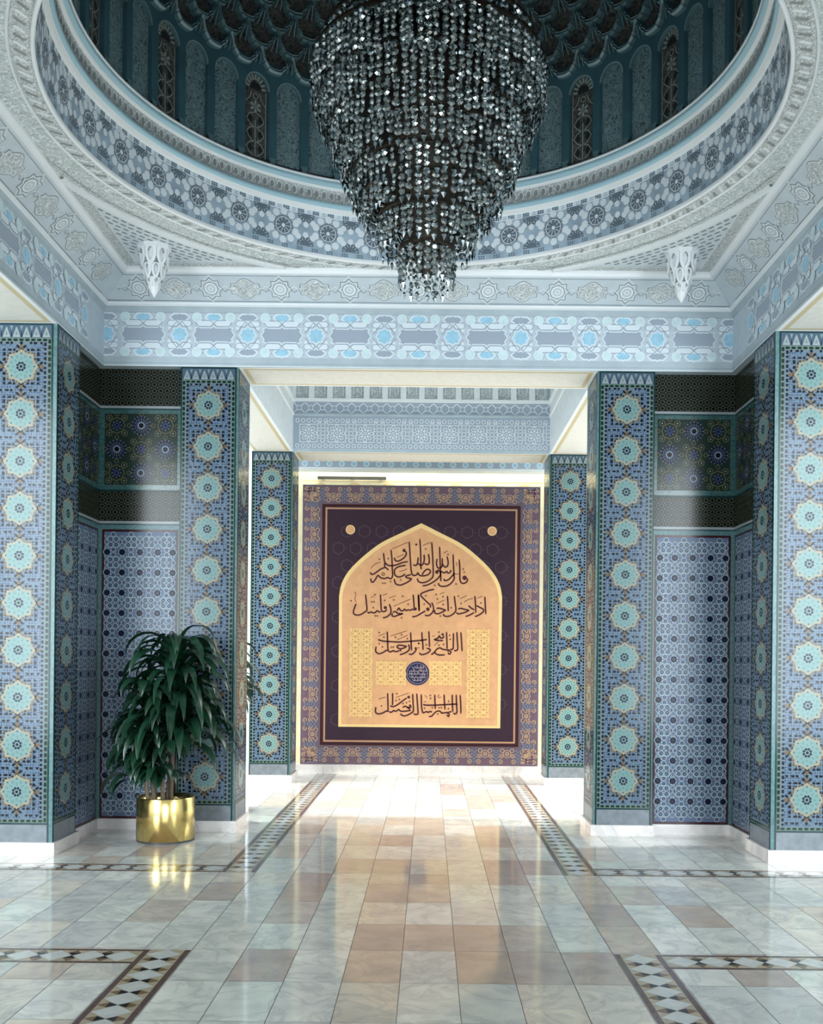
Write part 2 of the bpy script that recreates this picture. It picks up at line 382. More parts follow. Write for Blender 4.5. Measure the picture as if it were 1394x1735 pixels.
# ------------------------------------------------------------------ zellige patterns
PT = 0.371
def star_cell(pb, cx, cy, P=PT):
    s = P / 503.0
    pb.star(cx, cy, .152, .126, 'grout', 3)
    for k in range(16):
        a = PI / 8 * k; rr = .143 if k % 2 == 0 else .120
        b2 = PI / 8 * (k + 1); r2 = .120 if k % 2 == 0 else .143
        for t in (.25, .75):
            x = rr * math.cos(a) * (1 - t) + r2 * math.cos(b2) * t; y = rr * math.sin(a) * (1 - t) + r2 * math.sin(b2) * t
            pb.bar(cx + x, cy + y, .0115, .0075, math.atan2(r2 * math.sin(b2) - rr * math.sin(a), r2 * math.cos(b2) - rr * math.cos(a)), 'orange_glaze' if (k // 2 + int(t * 2)) % 3 else 'brown_glaze', 4)
    pb.star(cx, cy, .137, .104, 'cream_glaze', 5)
    pb.star(cx, cy, .115, .094, 'aqua_pale', 6)
    for k in range(8):
        a = PI / 4 * k; b = a + PI / 8
        pb.bar(cx + .083 * math.cos(b), cy + .083 * math.sin(b), .013, .009, b, 'aqua', 7)
        pb.bar(cx + .062 * math.cos(a), cy + .062 * math.sin(a), .011, .008, a, 'aqua', 7)
        pb.ngon(cx + .103 * math.cos(a), cy + .103 * math.sin(a), .0062, 'slate_blue', 7)
    pb.ngon(cx, cy, .042, 'aqua_pale', 8, 16)
    for k in range(8):
        a = PI / 4 * k + PI / 8
        pb.ngon(cx + .029 * math.cos(a), cy + .029 * math.sin(a), .0108, 'navy', 9)
    pb.ngon(cx, cy, .012, 'black_glaze', 9)
    for a in (0, PI / 2, PI, 3 * PI / 2):
        pb.bar(cx + .158 * math.cos(a), cy + .158 * math.sin(a), .021, .012, a, 'orange_glaze', 4)
    for sx in (-1, 1):
        for sy in (-1, 1):
            pb.ngon(cx + sx * .133, cy + sy * .055, .0135, 'black_glaze', 5)
            pb.bar(cx + sx * .133, cy + sy * .098, .0155, .0105, PI / 2, 'black_glaze', 4)
            pb.bar(cx + sx * .158, cy + sy * .028, .0155, .0085, sx * sy * PI / 4, 'black_glaze', 4)
def star_mid(pb, cx, cy, lo=1, hi=1):
    pb.ngon(cx, cy, .0125, 'black_glaze', 5)
    for sx in (-1, 1):
        pb.bar(cx + sx * .110, cy, .014, .0085, 0, 'black_glaze', 4); pb.ngon(cx + sx * .076, cy, .011, 'black_glaze', 4)
        pb.ngon(cx + sx * .158, cy, .0105, 'black_glaze', 4)
        for sy in (-1, 1):
            if (sy < 0 and not lo) or (sy > 0 and not hi): continue
            pb.ngon(cx + sx * .133, cy + sy * .054, .011, 'black_glaze', 4)
            pb.bar(cx + sx * .0885, cy + sy * .054, .0145, .0085, 0, 'black_glaze', 4)
            pb.ngon(cx + sx * .055, cy + sy * .054, .011, 'black_glaze', 4)
            pb.bar(cx + sx * .026, cy + sy * .028, .0155, .0085, sx * sy * -PI / 4, 'black_glaze', 4)
def star_panel(pb, hw=0.25, zt=ZB, first=3.829, n=10):
    rg = random.Random(3)
    z0 = 0.24; z1 = zt - 0.113
    pb.rect(-hw, .095, hw, z0, 'grey_tile', 1)
    for k in range(1, 9): pb.rect(-hw + k * hw / 4.5 - .0015, .095, -hw + k * hw / 4.5 + .0015, z0 - .01, 'grey_joint', 2)
    pb.rect(-hw, .165, hw, .168, 'grey_joint', 2)
    pb.rect(-hw, z0 - .008, hw, z0 + .006, 'teal_dark', 3)
    pb.rect(-hw, z0, hw, z1, 'green_pale', 1)
    pb.rect(-.208, z0 + .035, .208, z1 - .03, 'field_blue', 2)
    for sx in (-1, 1): pb.rect(sx * hw - .013 * (sx > 0), .095, sx * hw + .013 * (sx < 0), zt, 'teal_dark', 4)
    pb.rect(-hw, zt - .012, hw, zt, 'teal_dark', 5)
    # crown of white triangles on blue
    pb.rect(-hw + .013, z1, hw - .013, zt - .012, 'triangle_blue', 2)
    m = 6; tw = (2 * hw - .03) / m
    for k in range(m):
        c = -hw + .015 + tw * (k + .5)
        pb.poly([(c - tw * .40, z1 + .004), (c + tw * .40, z1 + .004), (c + tw * .05, zt - .03), (c - tw * .05, zt - .03)], 'white_glaze', 3)
        pb.poly([(c - tw * .14, z1 + .02), (c + tw * .14, z1 + .02), (c, z1 + .055)], 'aqua', 4)
        d = c + tw / 2
        if k < m - 1:
            pb.poly([(d - tw * .08, z1 + .006), (d + tw * .08, z1 + .006), (d + tw * .02, z1 + .05), (d - tw * .02, z1 + .05)], 'navy', 4)
            pb.poly([(d - tw * .16, zt - .02), (d + tw * .16, zt - .02), (d, zt - .06)], 'aqua_pale', 4)
    cen = [first - PT * i for i in range(n)]
    mids = [first + PT / 2] + [c - PT / 2 for c in cen]
    black = []
    for sx in (-1, 1):
        for k in range(int((z1 - z0) / 0.0464) + 1):
            y = z0 + .03 + k * .0464
            if y < z1 - .01: pb.bar(sx * .222, y, .0165, .0105, PI / 2, 'green_black', 3)
        for k in range(int((z1 - z0 - .06) / .0371) + 1):
            y = z0 + .055 + k * .0371
            if y < z1 - .04:
                if k % 3 == 1: pb.bar(sx * .188, y, .0145, .0095, PI / 2, 'black_glaze', 4)
                else: pb.ngon(sx * .188, y, .0112, 'black_glaze', 4)
    for e in (z0 + .022, z1 - .018):
        for k in range(9): pb.bar(-.186 + k * .0465, e, .0165, .0095, 0, 'green_black', 3)
    for i, c in enumerate(cen): star_cell(pb, 0, c)
    for i, c in enumerate(mids): star_mid(pb, 0, c, lo=(i < len(mids) - 1), hi=(i > 0))
    p = 0.0206
    keep = [(sx * .133, sy * .055) for sx in (-1, 1) for sy in (-1, 1)]
    ny = int((z1 - z0 - .08) / p)
    for j in range(ny):
        y = z0 + .05 + j * p
        dc = min(abs(y - c) for c in cen)
        for i in range(-8, 9):
            x = i * .0212
            if abs(x) > .175: continue
            if math.hypot(x, dc) < .143: continue
            if abs(x) < .03 and dc < .17: continue
            pb.ngon(x, y, .0088, rg.choice(('blue_a', 'blue_a', 'blue_b', 'blue_c')), 3, 4, PI / 4 if (i + j) % 2 else 0)
def skirt(pb, x0, x1, y0, y1, h=.095, o=.025):
    pb.box(x0 - o, x1 + o, y0 - o, y1 + o, 0.0, h, 'skirting_marble', '-z')
def pillar(x0, x1, y0, y1, side, label, pc=None):
    """tile-clad pier: side = -1/+1 tells which flank shows a star panel"""
    t = thing('tiled_pillar', label, 'pillar', ((x0 + x1) / 2, (y0 + y1) / 2, 0), 'star-tiled pillars')
    b = PB(); b.box(x0, x1, y0, y1, 0, ZB, 'teal_strip', '-z'); obj('shaft', b, t)
    pc = (x0 + x1) / 2 if pc is None else pc
    p = PB(plane_map((pc, y0 - .0005, 0), (1, 0, 0), (0, 0, 1), (0, -1, 0))); star_panel(p); obj('star_panel', p, t)
    xs = x1 + .0005 if side > 0 else x0 - .0005
    p = PB(plane_map((xs, (y0 + y1) / 2, 0), (0, side, 0), (0, 0, 1), (side, 0, 0)))
    star_panel(p, hw=min(.25, (y1 - y0) / 2 - .005)); obj('star_panel', p, t)
    p = PB(); skirt(p, x0, x1, y0, y1); obj('skirting', p, t)
    return t
for sg, sd in ((-1, 'left'), (1, 'right')):
    q = lambda a, b: (min(sg * a, sg * b), max(sg * a, sg * b))
    x0, x1 = q(1.615, 2.13)
    pillar(x0, x1, 9.02, 9.60, -sg, {'left': 'star-tiled pillar with teal rosettes behind the brass-potted plant', 'right': 'star-tiled pillar on the right of the passage, beside the niche without a plant'}[sd], sg * 1.88)
    x0, x1 = q(1.615, 2.13)
    pillar(x0, x1, 12.63, 13.2, -sg, 'star-tiled rear pillar standing just %s of the brown calligraphy banner' % sd, sg * 1.88)
    x0, x1 = q(2.82, 3.38)
    pillar(x0, x1, 7.88, 8.40, -sg, 'foreground star-tiled pillar cut off by the %s edge of the photo' % sd, sg * 3.10)

# ------------------------------------------------------------------ niche walls
def hex_band(pb, u0, u1, v0, v1):
    pb.rect(u0, v0, u1, v1, 'band_ground', 1)
    p = .0585; nu = max(1, round((u1 - u0) / p)); nv = max(1, round((v1 - v0) / p)); a = (u1 - u0) / nu; b = (v1 - v0) / nv
    for j in range(nv):
        for i in range(nu):
            x = u0 + (i + .5) * a; y = v0 + (j + .5) * b
            pb.ring(x, y, .020, .0055, 'olive', 2, 6); pb.ngon(x, y, .011, 'black_glaze', 2, 6)
            if i and j: pb.ngon(x - a / 2, y - b / 2, .0052, 'dot_white', 2, 6)
def rosette_panel(pb, u0, u1, v0, v1):
    e = .045
    pb.rect(u0, v0, u1, v1, 'teal_border', 1)
    for k in range(int((v1 - v0) / .05)): pb.rect(u0, v0 + k * .05, u0 + e - .004, v0 + k * .05 + .003, 'teal_dark', 2); pb.rect(u1 - e, v0 + k * .05, u1, v0 + k * .05 + .003, 'teal_dark', 2)
    a0, a1, b0, b1 = u0 + e, u1 - e, v0 + e, v1 - e
    pb.rect(a0, b0, a1, b1, 'dark_green', 2)
    p = (a1 - a0) / 3.0; q = (b1 - b0) / 3.0
    for i in range(3):
        for j in range(3):
            x = a0 + (i + .5) * p; y = b0 + (j + .5) * q
            if (i + j) % 2:
                pb.ngon(x, y, .092, 'navy', 3, 16)
                for k in range(16):
                    a = PI / 8 * k
                    pb.ngon(x + .060 * math.cos(a), y + .060 * math.sin(a), .0052, 'dot_white', 4, 6)
                    pb.ngon(x + .084 * math.cos(a), y + .084 * math.sin(a), .0062, 'dot_white', 4, 6)
                    pb.bar(x + .043 * math.cos(a), y + .043 * math.sin(a), .008, .003, a, 'lilac', 4)
                pb.ring(x, y, .028, .007, 'lattice_white', 4); pb.ngon(x, y, .020, 'black_glaze', 4)
            else:
                pb.ring(x, y, .072, .007, 'gold_line', 3, 8); pb.ngon(x, y, .048, 'navy', 3)
                for k in range(8):
                    a = PI / 4 * k
                    pb.ngon(x + .040 * math.cos(a), y + .040 * math.sin(a), .006, 'dot_white', 4, 6)
                    pb.ngon(x + .020 * math.cos(a), y + .020 * math.sin(a), .008, 'violet_blue', 4, 6)
                for k in range(4):
                    a = PI / 4 + PI / 2 * k
                    pb.ring(x + .098 * math.cos(a), y + .098 * math.sin(a), .026, .006, 'gold_line', 3, 10)
                    pb.ngon(x + .098 * math.cos(a), y + .098 * math.sin(a), .0085, 'dot_white', 4)
    for i in range(4):
        for j in range(3):
            pb.ring(a0 + min(2.98, max(.02, i)) * p * .999, b0 + (j + .5) * q, .018, .005, 'gold_line', 3, 8)
            pb.ring(a0 + (j + .5) * p, b0 + min(2.98, max(.02, i)) * q, .018, .005, 'gold_line', 3, 8)
def lower_panel(pb, u0, u1, v0, v1):
    e = .03
    pb.rect(u0, v0, u1, v1, 'teal_strip', 1)
    for k in range(int((v1 - v0) / .05)): pb.rect(u0, v0 + k * .05, u0 + e, v0 + k * .05 + .003, 'teal_border', 2); pb.rect(u1 - e, v0 + k * .05, u1, v0 + k * .05 + .003, 'teal_border', 2)
    pb.rect(u0 + e, v0, u1 - e, v1 - .05, 'maroon', 2)
    m = .022
    a0, a1, b0, b1 = u0 + e + m, u1 - e - m, v0 + m, v1 - .05 - m
    pb.rect(a0, b0, a1, b1, 'lilac', 3)
    nu = max(1, round((a1 - a0) / .182)); p = (a1 - a0) / nu; nv = round((b1 - b0) / .182); q = (b1 - b0) / nv
    def dot(x, y, r, big=False, in_='slate_blue'):
        r *= 1.22
        if not (a0 + .004 < x < a1 - .004 and b0 + .004 < y < b1 - .004):
            return
        r = min(r, x - a0, a1 - x, y - b0, b1 - y)
        pb.ring(x, y, r + .009, .0065, 'lattice_white', 4, 8); pb.ngon(x, y, r, 'dark_blue' if big else in_, 4)
        if not big: pb.ngon(x, y, r * .35, 'lattice_white', 5, 6)
    for i in range(nu + 1):
        for j in range(nv + 1):
            x = a0 + i * p; y = b0 + j * q
            cx = min(max(x, a0 + .026), a1 - .026) if i in (0, nu) else x
            if b0 + .03 < y < b1 - .03:
                pb.ring(cx, y, .025, .006, 'dark_green', 4, 8); dot(cx, y, .0215, True)
                for k in range(8):
                    a = PI / 4 * k; ex, ey = cx + .037 * math.cos(a), y + .037 * math.sin(a)
                    if a0 + .01 < ex < a1 - .01: pb.ngon(ex, ey, .006, 'slate_blue', 5, 4, a)
            if i < nu: 
                for s in (-.024, .024): dot(x + p / 2, y + s * 1.0, .0115, in_='plum' if s > 0 else 'slate_blue')
            if j < nv:
                for s in (-.024, .024): dot(x + s, y + q / 2, .0115, in_='plum')
            if i < nu and j < nv:
                for sx in (-.026, .026):
                    for sy in (-.026, .026): dot(x + p / 2 + sx, y + q / 2 + sy, .0125)
                # white star lattice
                c = (x + p / 2, y + q / 2)
                for sx, sy in ((1, 0), (-1, 0), (0, 1), (0, -1)):
                    pb.ribbon([(c[0] + sx * .052 - sy * .05, c[1] + sy * .052 - sx * .05), (c[0] + sx * .052 + sy * .05, c[1] + sy * .052 + sx * .05)], .006, 'lattice_white', 5)
                    pb.ngon(c[0] + sx * .062, c[1] + sy * .062, .006, 'slate_blue', 6, 4, 0)
                    pb.ngon(c[0] + sx * .052 - sy * .052, c[1] + sy * .052 + sx * .052, .006, 'slate_blue', 7, 4, 0)
                for sx in (-1, 1):
                    for sy in (-1, 1):
                        pb.ribbon([(c[0] + sx * .052, c[1] + sy * .022), (c[0] + sx * .080, c[1] + sy * .055), (c[0] + sx * .052, c[1] + sy * .052), (c[0] + sx * .022, c[1] + sy * .052)], .0055, 'lattice_white', 6)
def niche(wall, mp, u0, u1):
    """the stack of tile bands on a niche wall, top to bottom"""
    p = PB(mp); hex_band(p, u0, u1, 3.835, ZB); obj('honeycomb_tile_band', p, wall)
    p = PB(mp); p.rect(u0, 3.81, u1, 3.835, 'white_glaze', 8); p.rect(u0, 3.802, u1, 3.812, 'teal_dark', 9); rosette_panel(p, u0, u1, 3.075, 3.81); p.rect(u0, 3.06, u1, 3.075, 'teal_dark', 8); obj('rosette_tile_panel', p, wall)
    p = PB(mp); hex_band(p, u0, u1, 2.79, 3.06); obj('honeycomb_tile_band', p, wall)
    p = PB(mp); p.rect(u0, 2.765, u1, 2.79, 'white_glaze', 8); p.rect(u0, 2.757, u1, 2.767, 'teal_dark', 9); lower_panel(p, u0, u1, .095, 2.765); obj('lattice_tile_panel', p, wall)
for sg, sd in ((-1, 'left'), (1, 'right')):
    q = lambda a, b: (min(sg * a, sg * b), max(sg * a, sg * b))
    # far wall of the niche
    x0, x1 = q(2.13, 3.40)
    b = PB(); b.box(x0, x1, 9.10, 9.58, 0, ZB, 'teal_strip'); x0, x1 = q(3.40, 6.2); b.box(x0, x1, 9.30, 9.58, 0, 4.9, 'wall_render'); w_ = struct('wall_back_' + sd, b)
    n0, n1 = q(2.13, 2.88)
    niche(w_, plane_map((0, 9.0985, 0), (1, 0, 0), (0, 0, 1), (0, -1, 0)), n0, n1)
    # flank between the foreground pillar and the niche
    x0, x1 = q(2.88, 3.38)
    b = PB(); b.box(x0, x1, 8.40, 9.10, 0, ZB, 'teal_strip'); w_ = struct('wall_' + sd, b)
    niche(w_, plane_map((sg * 2.8785, 8.75, 0), (0, -sg, 0), (0, 0, 1), (-sg, 0, 0)), -.35, .35)
    b = PB(); x0, x1 = q(2.13, 2.88); b.box(x0, x1, 9.075, 9.10, 0, .095, 'skirting_marble', '-z')
    x0, x1 = q(2.855, 2.88); b.box(x0, x1, 8.42, 9.10, 0, .095, 'skirting_marble', '-z'); struct('baseboard_' + sd, b)

# ------------------------------------------------------------------ beams, frieze, cove, ceiling
def soffit(pb, x0, x1, y0, y1, z=ZB):
    pb.map = plane_map((0, 0, z), (1, 0, 0), (0, 1, 0), (0, 0, -1))
    pb.rect(x0, y0, x1, y1, 'plaster_white', 1); pb.rect(x0 + .035, y0 + .035, x1 - .035, y1 - .035, 'gold_edge', 2)
    pb.rect(x0 + .075, y0 + .075, x1 - .075, y1 - .075, 'cream_soffit', 3)
def beam(name, x0, x1, y0, y1, z1, sof, z0=ZB):
    b = PB(); b.box(x0, x1, y0, y1, z0, z1, 'plaster_grey')
    for s_ in sof: soffit(b, *s_, z=z0)
    return struct(name, b)
beam('trim_5', -3.4, 3.4, YF + .001, 9.60, 5.0, [(-1.615, 1.615, 9.01, 9.6), (-1.0, 1.0, 9.01, 9.6)][:1])
beam('trim_6', -3.4, -HX, YN - .6, YF, 5.0, [(-3.4, -HX, YN, 7.88)])
beam('trim_7', HX, 3.4, YN - .6, YF, 5.0, [(HX, 3.4, YN, 7.88)])
beam('trim_8', -HX, HX, YN - .6, YN - .001, 5.0, [(-HX, HX, YN - .6, YN)])

def hexa(cx, cy, a, b, k=.45):
    return [(cx - a, cy), (cx - a * (1 - k), cy - b), (cx + a * (1 - k), cy - b), (cx + a, cy), (cx + a * (1 - k), cy + b), (cx - a * (1 - k), cy + b)]
def lozenge(cx, cy, a, b):
    return [(cx - a, cy), (cx - a * .6, cy - b * .95), (cx - a * .14, cy - b * .95), (cx, cy - b * 1.25), (cx + a * .14, cy - b * .95), (cx + a * .6, cy - b * .95), (cx + a, cy), (cx + a * .6, cy + b * .95), (cx + a * .14, cy + b * .95), (cx, cy + b * 1.25), (cx - a * .14, cy + b * .95), (cx - a * .6, cy + b * .95)]
def frieze(pb, stars, v0, v1, L):
    vm = v0 + .285
    pb.rect(-L, v0, L, v1, 'plaster_grey', 1)
    pb.rect(-L, v0 + .085, L, v1 - .055, 'frieze_mid', 2)
    for k in range(int(2 * L / .02)):
        x = -L + k * .02; pb.poly([(x, v0 + .022), (x + .01, v0 + .036), (x + .02, v0 + .022), (x + .01, v0 + .028)], 'frieze_line', 2)
    pb.rect(-L, v0 + .002, L, v0 + .008, 'plaster_white', 3)
    for i in range(len(stars)):
        c = stars[i]
        pb.star(c, vm, .083, .066, 'pale_white', 4); pb.star(c, vm, .069, .055, 'sky_blue', 5)
        for sy in (-1, 1):
            p = lozenge(c, vm + sy * .155, .096, .040); pb.poly(p, 'pale_white', 4)
            p = lozenge(c, vm + sy * .155, .080, .026); pb.poly(p, 'cartouche' if i % 2 else 'cartouche', 5)
        if i == len(stars) - 1: break
        d = stars[i + 1] - c; m = c + d / 2; k = d / .612
        A = .172 * k; B = .062
        car = [(m - A, vm + B), (m - A * .86, vm + B), (m - A * .80, vm + B * 1.32), (m - A * .72, vm + B), (m - A * .1, vm + B), (m, vm + B * 1.25), (m + A * .1, vm + B), (m + A * .72, vm + B), (m + A * .80, vm + B * 1.32), (m + A * .86, vm + B), (m + A, vm + B)]
        rt = [(m + A * .93, vm + B * .6), (m + A * 1.08, vm), (m + A * .93, vm - B * .6)]
        lt = [(m - A * .93, vm - B * .6), (m - A * 1.08, vm), (m - A * .93, vm + B * .6)]
        out = car + rt + [(x, 2 * vm - y) for x, y in reversed(car)] + lt
        pb.poly(out, 'cartouche', 4); pb.ribbon(out, .009, 'pale_white', 5, True)
        for sy in (-1, 1):
            pb.poly(lozenge(m, vm + sy * .155, .086 * k, .042), 'pale_white', 4); pb.poly(lozenge(m, vm + sy * .155, .066 * k, .029), 'sky_blue', 5)
            for sx in (-1, 1):
                x = m + sx * .148 * k
                pb.ngon(x, vm + sy * .155, .048, 'pale_white', 11, 8, 0); pb.ngon(x, vm + sy * .155, .036, 'pale_aqua', 12, 8, 0)
                pb.ring(x, vm + sy * .155, .016, .005, 'pale_white', 13, 8)
                # interlaced leaves
                pb.poly(hexa(m + sx * .080 * k, vm + sy * .101, .078 * k, .027, .35), 'pale_white', 6)
                pb.ribbon(hexa(m + sx * .080 * k, vm + sy * .101, .078 * k, .027, .35), .0055, 'frieze_line', 7, True)
                cx = c if sx > 0 else stars[i + 1]
                pb.poly(hexa(cx + sx * .060, vm + sy * .100, .052, .026, .35), 'pale_white', 8); pb.ribbon(hexa(cx + sx * .060, vm + sy * .100, .052, .026, .35), .0045, 'frieze_line', 9, True)
                pb.poly([(cx + sx * .082, vm + sy * .03), (cx + sx * .105, vm + sy * .055), (cx + sx * .105, vm + sy * .12), (cx + sx * .082, vm + sy * .12), (cx + sx * .072, vm + sy * .06)], 'pale_white', 7)
                pb.ribbon([(cx + sx * .02, vm + sy * .120), (cx + sx * .10, vm + sy * .02)], .005, 'frieze_line', 10)
                pb.ribbon([(m + sx * .01, vm + sy * .105), (m + sx * .15 * k, vm + sy * .20)], .004, 'frieze_line', 3)
def sq8(cx, cy, r):
    return [(cx + (r if i % 2 == 0 else r * .76) * math.cos(PI / 8 * i), cy + (r if i % 2 == 0 else r * .76) * math.sin(PI / 8 * i)) for i in range(16)]
def quatre(cx, cy, a):
    b = a * .62
    P = [(a * 1.15, 0), (a * 1.0, b * .28), (a * 1.0, b * .62), (a * .66, b * .62), (a * .45, b * .95), (a * .2, b * 1.22), (0, b * 1.30)]
    Q = P + [(-x, y) for x, y in reversed(P[:-1])]
    Q = Q + [(x, -y) for x, y in reversed(Q[1:-1])]
    return [(cx + x, cy + y) for x, y in Q]
def cove(pb, pts, w):
    La = max(c for k_, c in pts) + .3
    pb.rect(-La, .012, La, .019, 'line_dark', 2); pb.rect(-La, w - .016, La, w - .010, 'line_dark', 2)
    for kind, c in pts:
        m = w / 2
        if kind == 'o':
            pb.ribbon(sq8(c, m, .104), .009, 'line_dark', 3, True); pb.ribbon(sq8(c, m, .092), .009, 'line_white', 4, True)
            pb.ring(c, m, .062, .007, 'line_dark', 3); pb.ring(c, m, .050, .016, 'line_white', 4); pb.ring(c, m, .018, .012, 'line_white', 4)
            for sy in (-1, 1):
                pb.ribbon([(c - .05, m + sy * .082), (c, m + sy * .13), (c + .05, m + sy * .082)], .006, 'line_white', 4)
            for sx in (-1, 1):
                pb.ribbon([(c + sx * .09, m), (c + sx * .125, m + .03), (c + sx * .16, m), (c + sx * .195, m + .02)], .006, 'line_white', 4)
                pb.ribbon([(c + sx * .09, m), (c + sx * .125, m - .03), (c + sx * .16, m), (c + sx * .195, m - .02)], .006, 'line_dark', 3)
        else:
            o = quatre(c, m, .122)
            pb.poly(o, 'carved_fine', 2); pb.ribbon(o, .012, 'line_dark', 3, True); pb.ribbon(quatre(c, m, .116), .006, 'line_white', 4, True)
stars_x = [-2.797, -2.142] + [-2.142 + .612 * i for i in range(1, 7)] + [2.142, 2.797]
stars_x = sorted(set(round(x, 3) for x in [-2.797] + [-2.142 + .612 * i for i in range(8)] + [2.797]))
Z1 = 4.70; C0, C1 = (.03, 4.735), (.25, 4.905)
def side_band(name, O, U, N, L, stars):
    """frieze, moulding and sloped cove along one side of the bay"""
    up = Vector((0, 0, 1)); U = Vector(U); N = Vector(N); O = Vector(O)
    b = PB(plane_map(O + N * .001, U, up, N)); frieze(b, stars, ZB, Z1, L)
    def run(prof, mat):
        for (d0, z0), (d1, z1) in zip(prof[:-1], prof[1:]):
            a0, a1 = L - d0, L - d1
            b.face([O + U * -a0 + N * d0 + up * z0, O + U * a0 + N * d0 + up * z0, O + U * a1 + N * d1 + up * z1, O + U * -a1 + N * d1 + up * z1], mat)
    run([(.0, Z1 - .055), (.012, Z1 - .045), (.012, Z1 - .02), (.028, Z1 + .0)], 'plaster_grey')
    run([(.028, Z1), (.05, Z1 + .01), (.05, Z1 + .03), C0], 'plaster_white')
    run([C0, C1], 'cove_grey')
    run([C1, (.268, 4.900), (.285, 4.905), (.300, 4.93), (.300, ZC)], 'plaster_white')
    sl = (N * (C1[0] - C0[0]) + up * (C1[1] - C0[1])); wd = sl.length; sl.normalize(); nm = (N * (C1[1] - C0[1]) - up * (C1[0] - C0[0])).normalized()
    b.map = plane_map(O + N * C0[0] + up * C0[1], U, sl, nm)
    pts = []
    for i, s_ in enumerate(stars):
        if abs(s_) < L - .42: pts.append(('q', s_))
        if i < len(stars) - 1:
            m = (s_ + stars[i + 1]) / 2
            if abs(m) < L - .28: pts.append(('o', m))
    cove(b, pts, wd)
    return struct(name, b)
hy = (YF - YN) / 2
stars_y = [-(.306 + .612 * i) for i in range(4, -1, -1)] + [.306 + .612 * i for i in range(5)]
stars_y = [s_ for s_ in stars_y if abs(s_) < hy]
side_band('trim_9', (0, YF, 0), (1, 0, 0), (0, -1, 0), HX, stars_x)
side_band('trim_10', (-HX, DC[1], 0), (0, 1, 0), (1, 0, 0), hy, stars_y)
side_band('trim_11', (HX, DC[1], 0), (0, -1, 0), (-1, 0, 0), hy, stars_y)
side_band('trim_12', (0, YN, 0), (-1, 0, 0), (0, 1, 0), HX, stars_x)

# flat carved ceiling with the round opening
R0 = 2.242
ax, ay = HX - .30, hy - .30
cb = PB(); N_ = 144
def sqp(a):
    c, s_ = math.cos(a), math.sin(a); k = min(ax / abs(c) if abs(c) > 1e-6 else 1e9, ay / abs(s_) if abs(s_) > 1e-6 else 1e9)
    return (DC[0] + c * k, DC[1] + s_ * k)
corner = math.atan2(ay, ax)
angs = sorted([2 * PI * i / N_ for i in range(N_)] + [corner, PI - corner, PI + corner, 2 * PI - corner])
for i in range(len(angs)):
    a, b = angs[i], angs[(i + 1) % len(angs)]
    p0, p1 = sqp(a), sqp(b)
    cb.face([(DC[0] + R0 * math.cos(a), DC[1] + R0 * math.sin(a), ZC), (DC[0] + R0 * math.cos(b), DC[1] + R0 * math.sin(b), ZC), (*p1, ZC), (*p0, ZC)], 'carved_ceiling')
cb.box(-3.4, 3.4, YN - .6, DC[1] - R0 - .3, 5.02, 5.1, 'plaster_grey'); cb.box(-3.4, 3.4, DC[1] + R0 + .3, 9.6, 5.02, 5.1, 'plaster_grey')
CEIL = struct('ceiling', cb)
# twisted-rope ring and white bead at the opening
b = PB(); b.lathe([(R0 + .15, ZC), (R0 + .145, ZC - .012), (R0 + .135, ZC - .012), (R0 + .13, ZC)], 'line_white', DC, 160)
b.lathe([(R0 + .13, ZC - .004), (R0 + .09, ZC - .018), (R0 + .05, ZC - .018), (R0 + .02, ZC - .004)], 'carved_rope', DC, 160)
b.map = plane_map((*DC, ZC - .018), (1, 0, 0), (0, 1, 0), (0, 0, -1))
for k in range(200):
    a = 2 * PI * k / 200
    b.ribbon([((R0 + .045) * math.cos(a), (R0 + .045) * math.sin(a)), ((R0 + .105) * math.cos(a + .02), (R0 + .105) * math.sin(a + .02))], .022, 'line_white' if k % 2 else 'rope_grey', 2)
b.lathe([(R0 + .02, ZC), (R0 + .018, ZC - .02), (R0 + .004, ZC - .024), (R0 - .006, ZC - .012), (R0 - .004, ZC + .01)], 'plaster_white', DC, 160)
obj('rope_ring', b, CEIL)
# corner spandrels: pierced lattice inside white mouldings
def spandrel(sx, sy):
    b = PB(plane_map((DC[0], DC[1], ZC), (sx, 0, 0), (0, sy, 0), (0, 0, -1)))
    Ra = 2.63; a0 = math.acos(min(1, ax / Ra)) if Ra > ax else 0; a1 = math.asin(min(1, ay / Ra))
    n = 24
    def arc(R, e):
        lo = math.acos(min(1, (ax - e) / R)); hi = math.asin(min(1, (ay - e) / R))
        return [(R * math.cos(lo + (hi - lo) * i / n), R * math.sin(lo + (hi - lo) * i / n)) for i in range(n + 1)]
    o = arc(Ra, 0.0)
    b.ribbon(o, .055, 'plaster_white', 26, raise_=.018)
    b.ribbon(arc(Ra - .06, 0), .03, 'carved_rope', 8)
    R2 = Ra + .05; e = .10
    inn = arc(R2, e)
    b.poly(inn + [(ax - e, ay - e)], 'plaster_pale', 2)
    tri = inn + [(ax - e, ay - e)]
    b.ribbon(tri, .02, 'line_white', 10, True)
    # carved strips along the two straight sides
    b.rect(.9, ay - e + .02, ax, ay - .01, 'carved_rope', 3); b.rect(ax - e + .02, .7, ax - .01, ay - e, 'carved_rope', 3)
    # rows of little sunk cells that bend with the arc
    rows = 9
    for r in range(rows):
        R = R2 + .035 + r * .055
        if R > math.hypot(ax - e, ay - e): break
        lo = math.acos(min(1, (ax - e) / R)); hi = math.asin(min(1, (ay - e) / R)); ln = (hi - lo) * R; m = int(ln / .075)
        for k in range(m):
            a = lo + (hi - lo) * (k + .5 + .25 * (r % 2)) / m
            if a > hi - .02: continue
            b.bar(R * math.cos(a), R * math.sin(a), .026, .010, a + PI / 2, 'line_dark', 5)
            b.ribbon([((R + .02) * math.cos(a - .012), (R + .02) * math.sin(a - .012)), ((R + .02) * math.cos(a + .012), (R + .02) * math.sin(a + .012))], .007, 'line_white', 6)
    obj('corner_spandrel', b, CEIL)
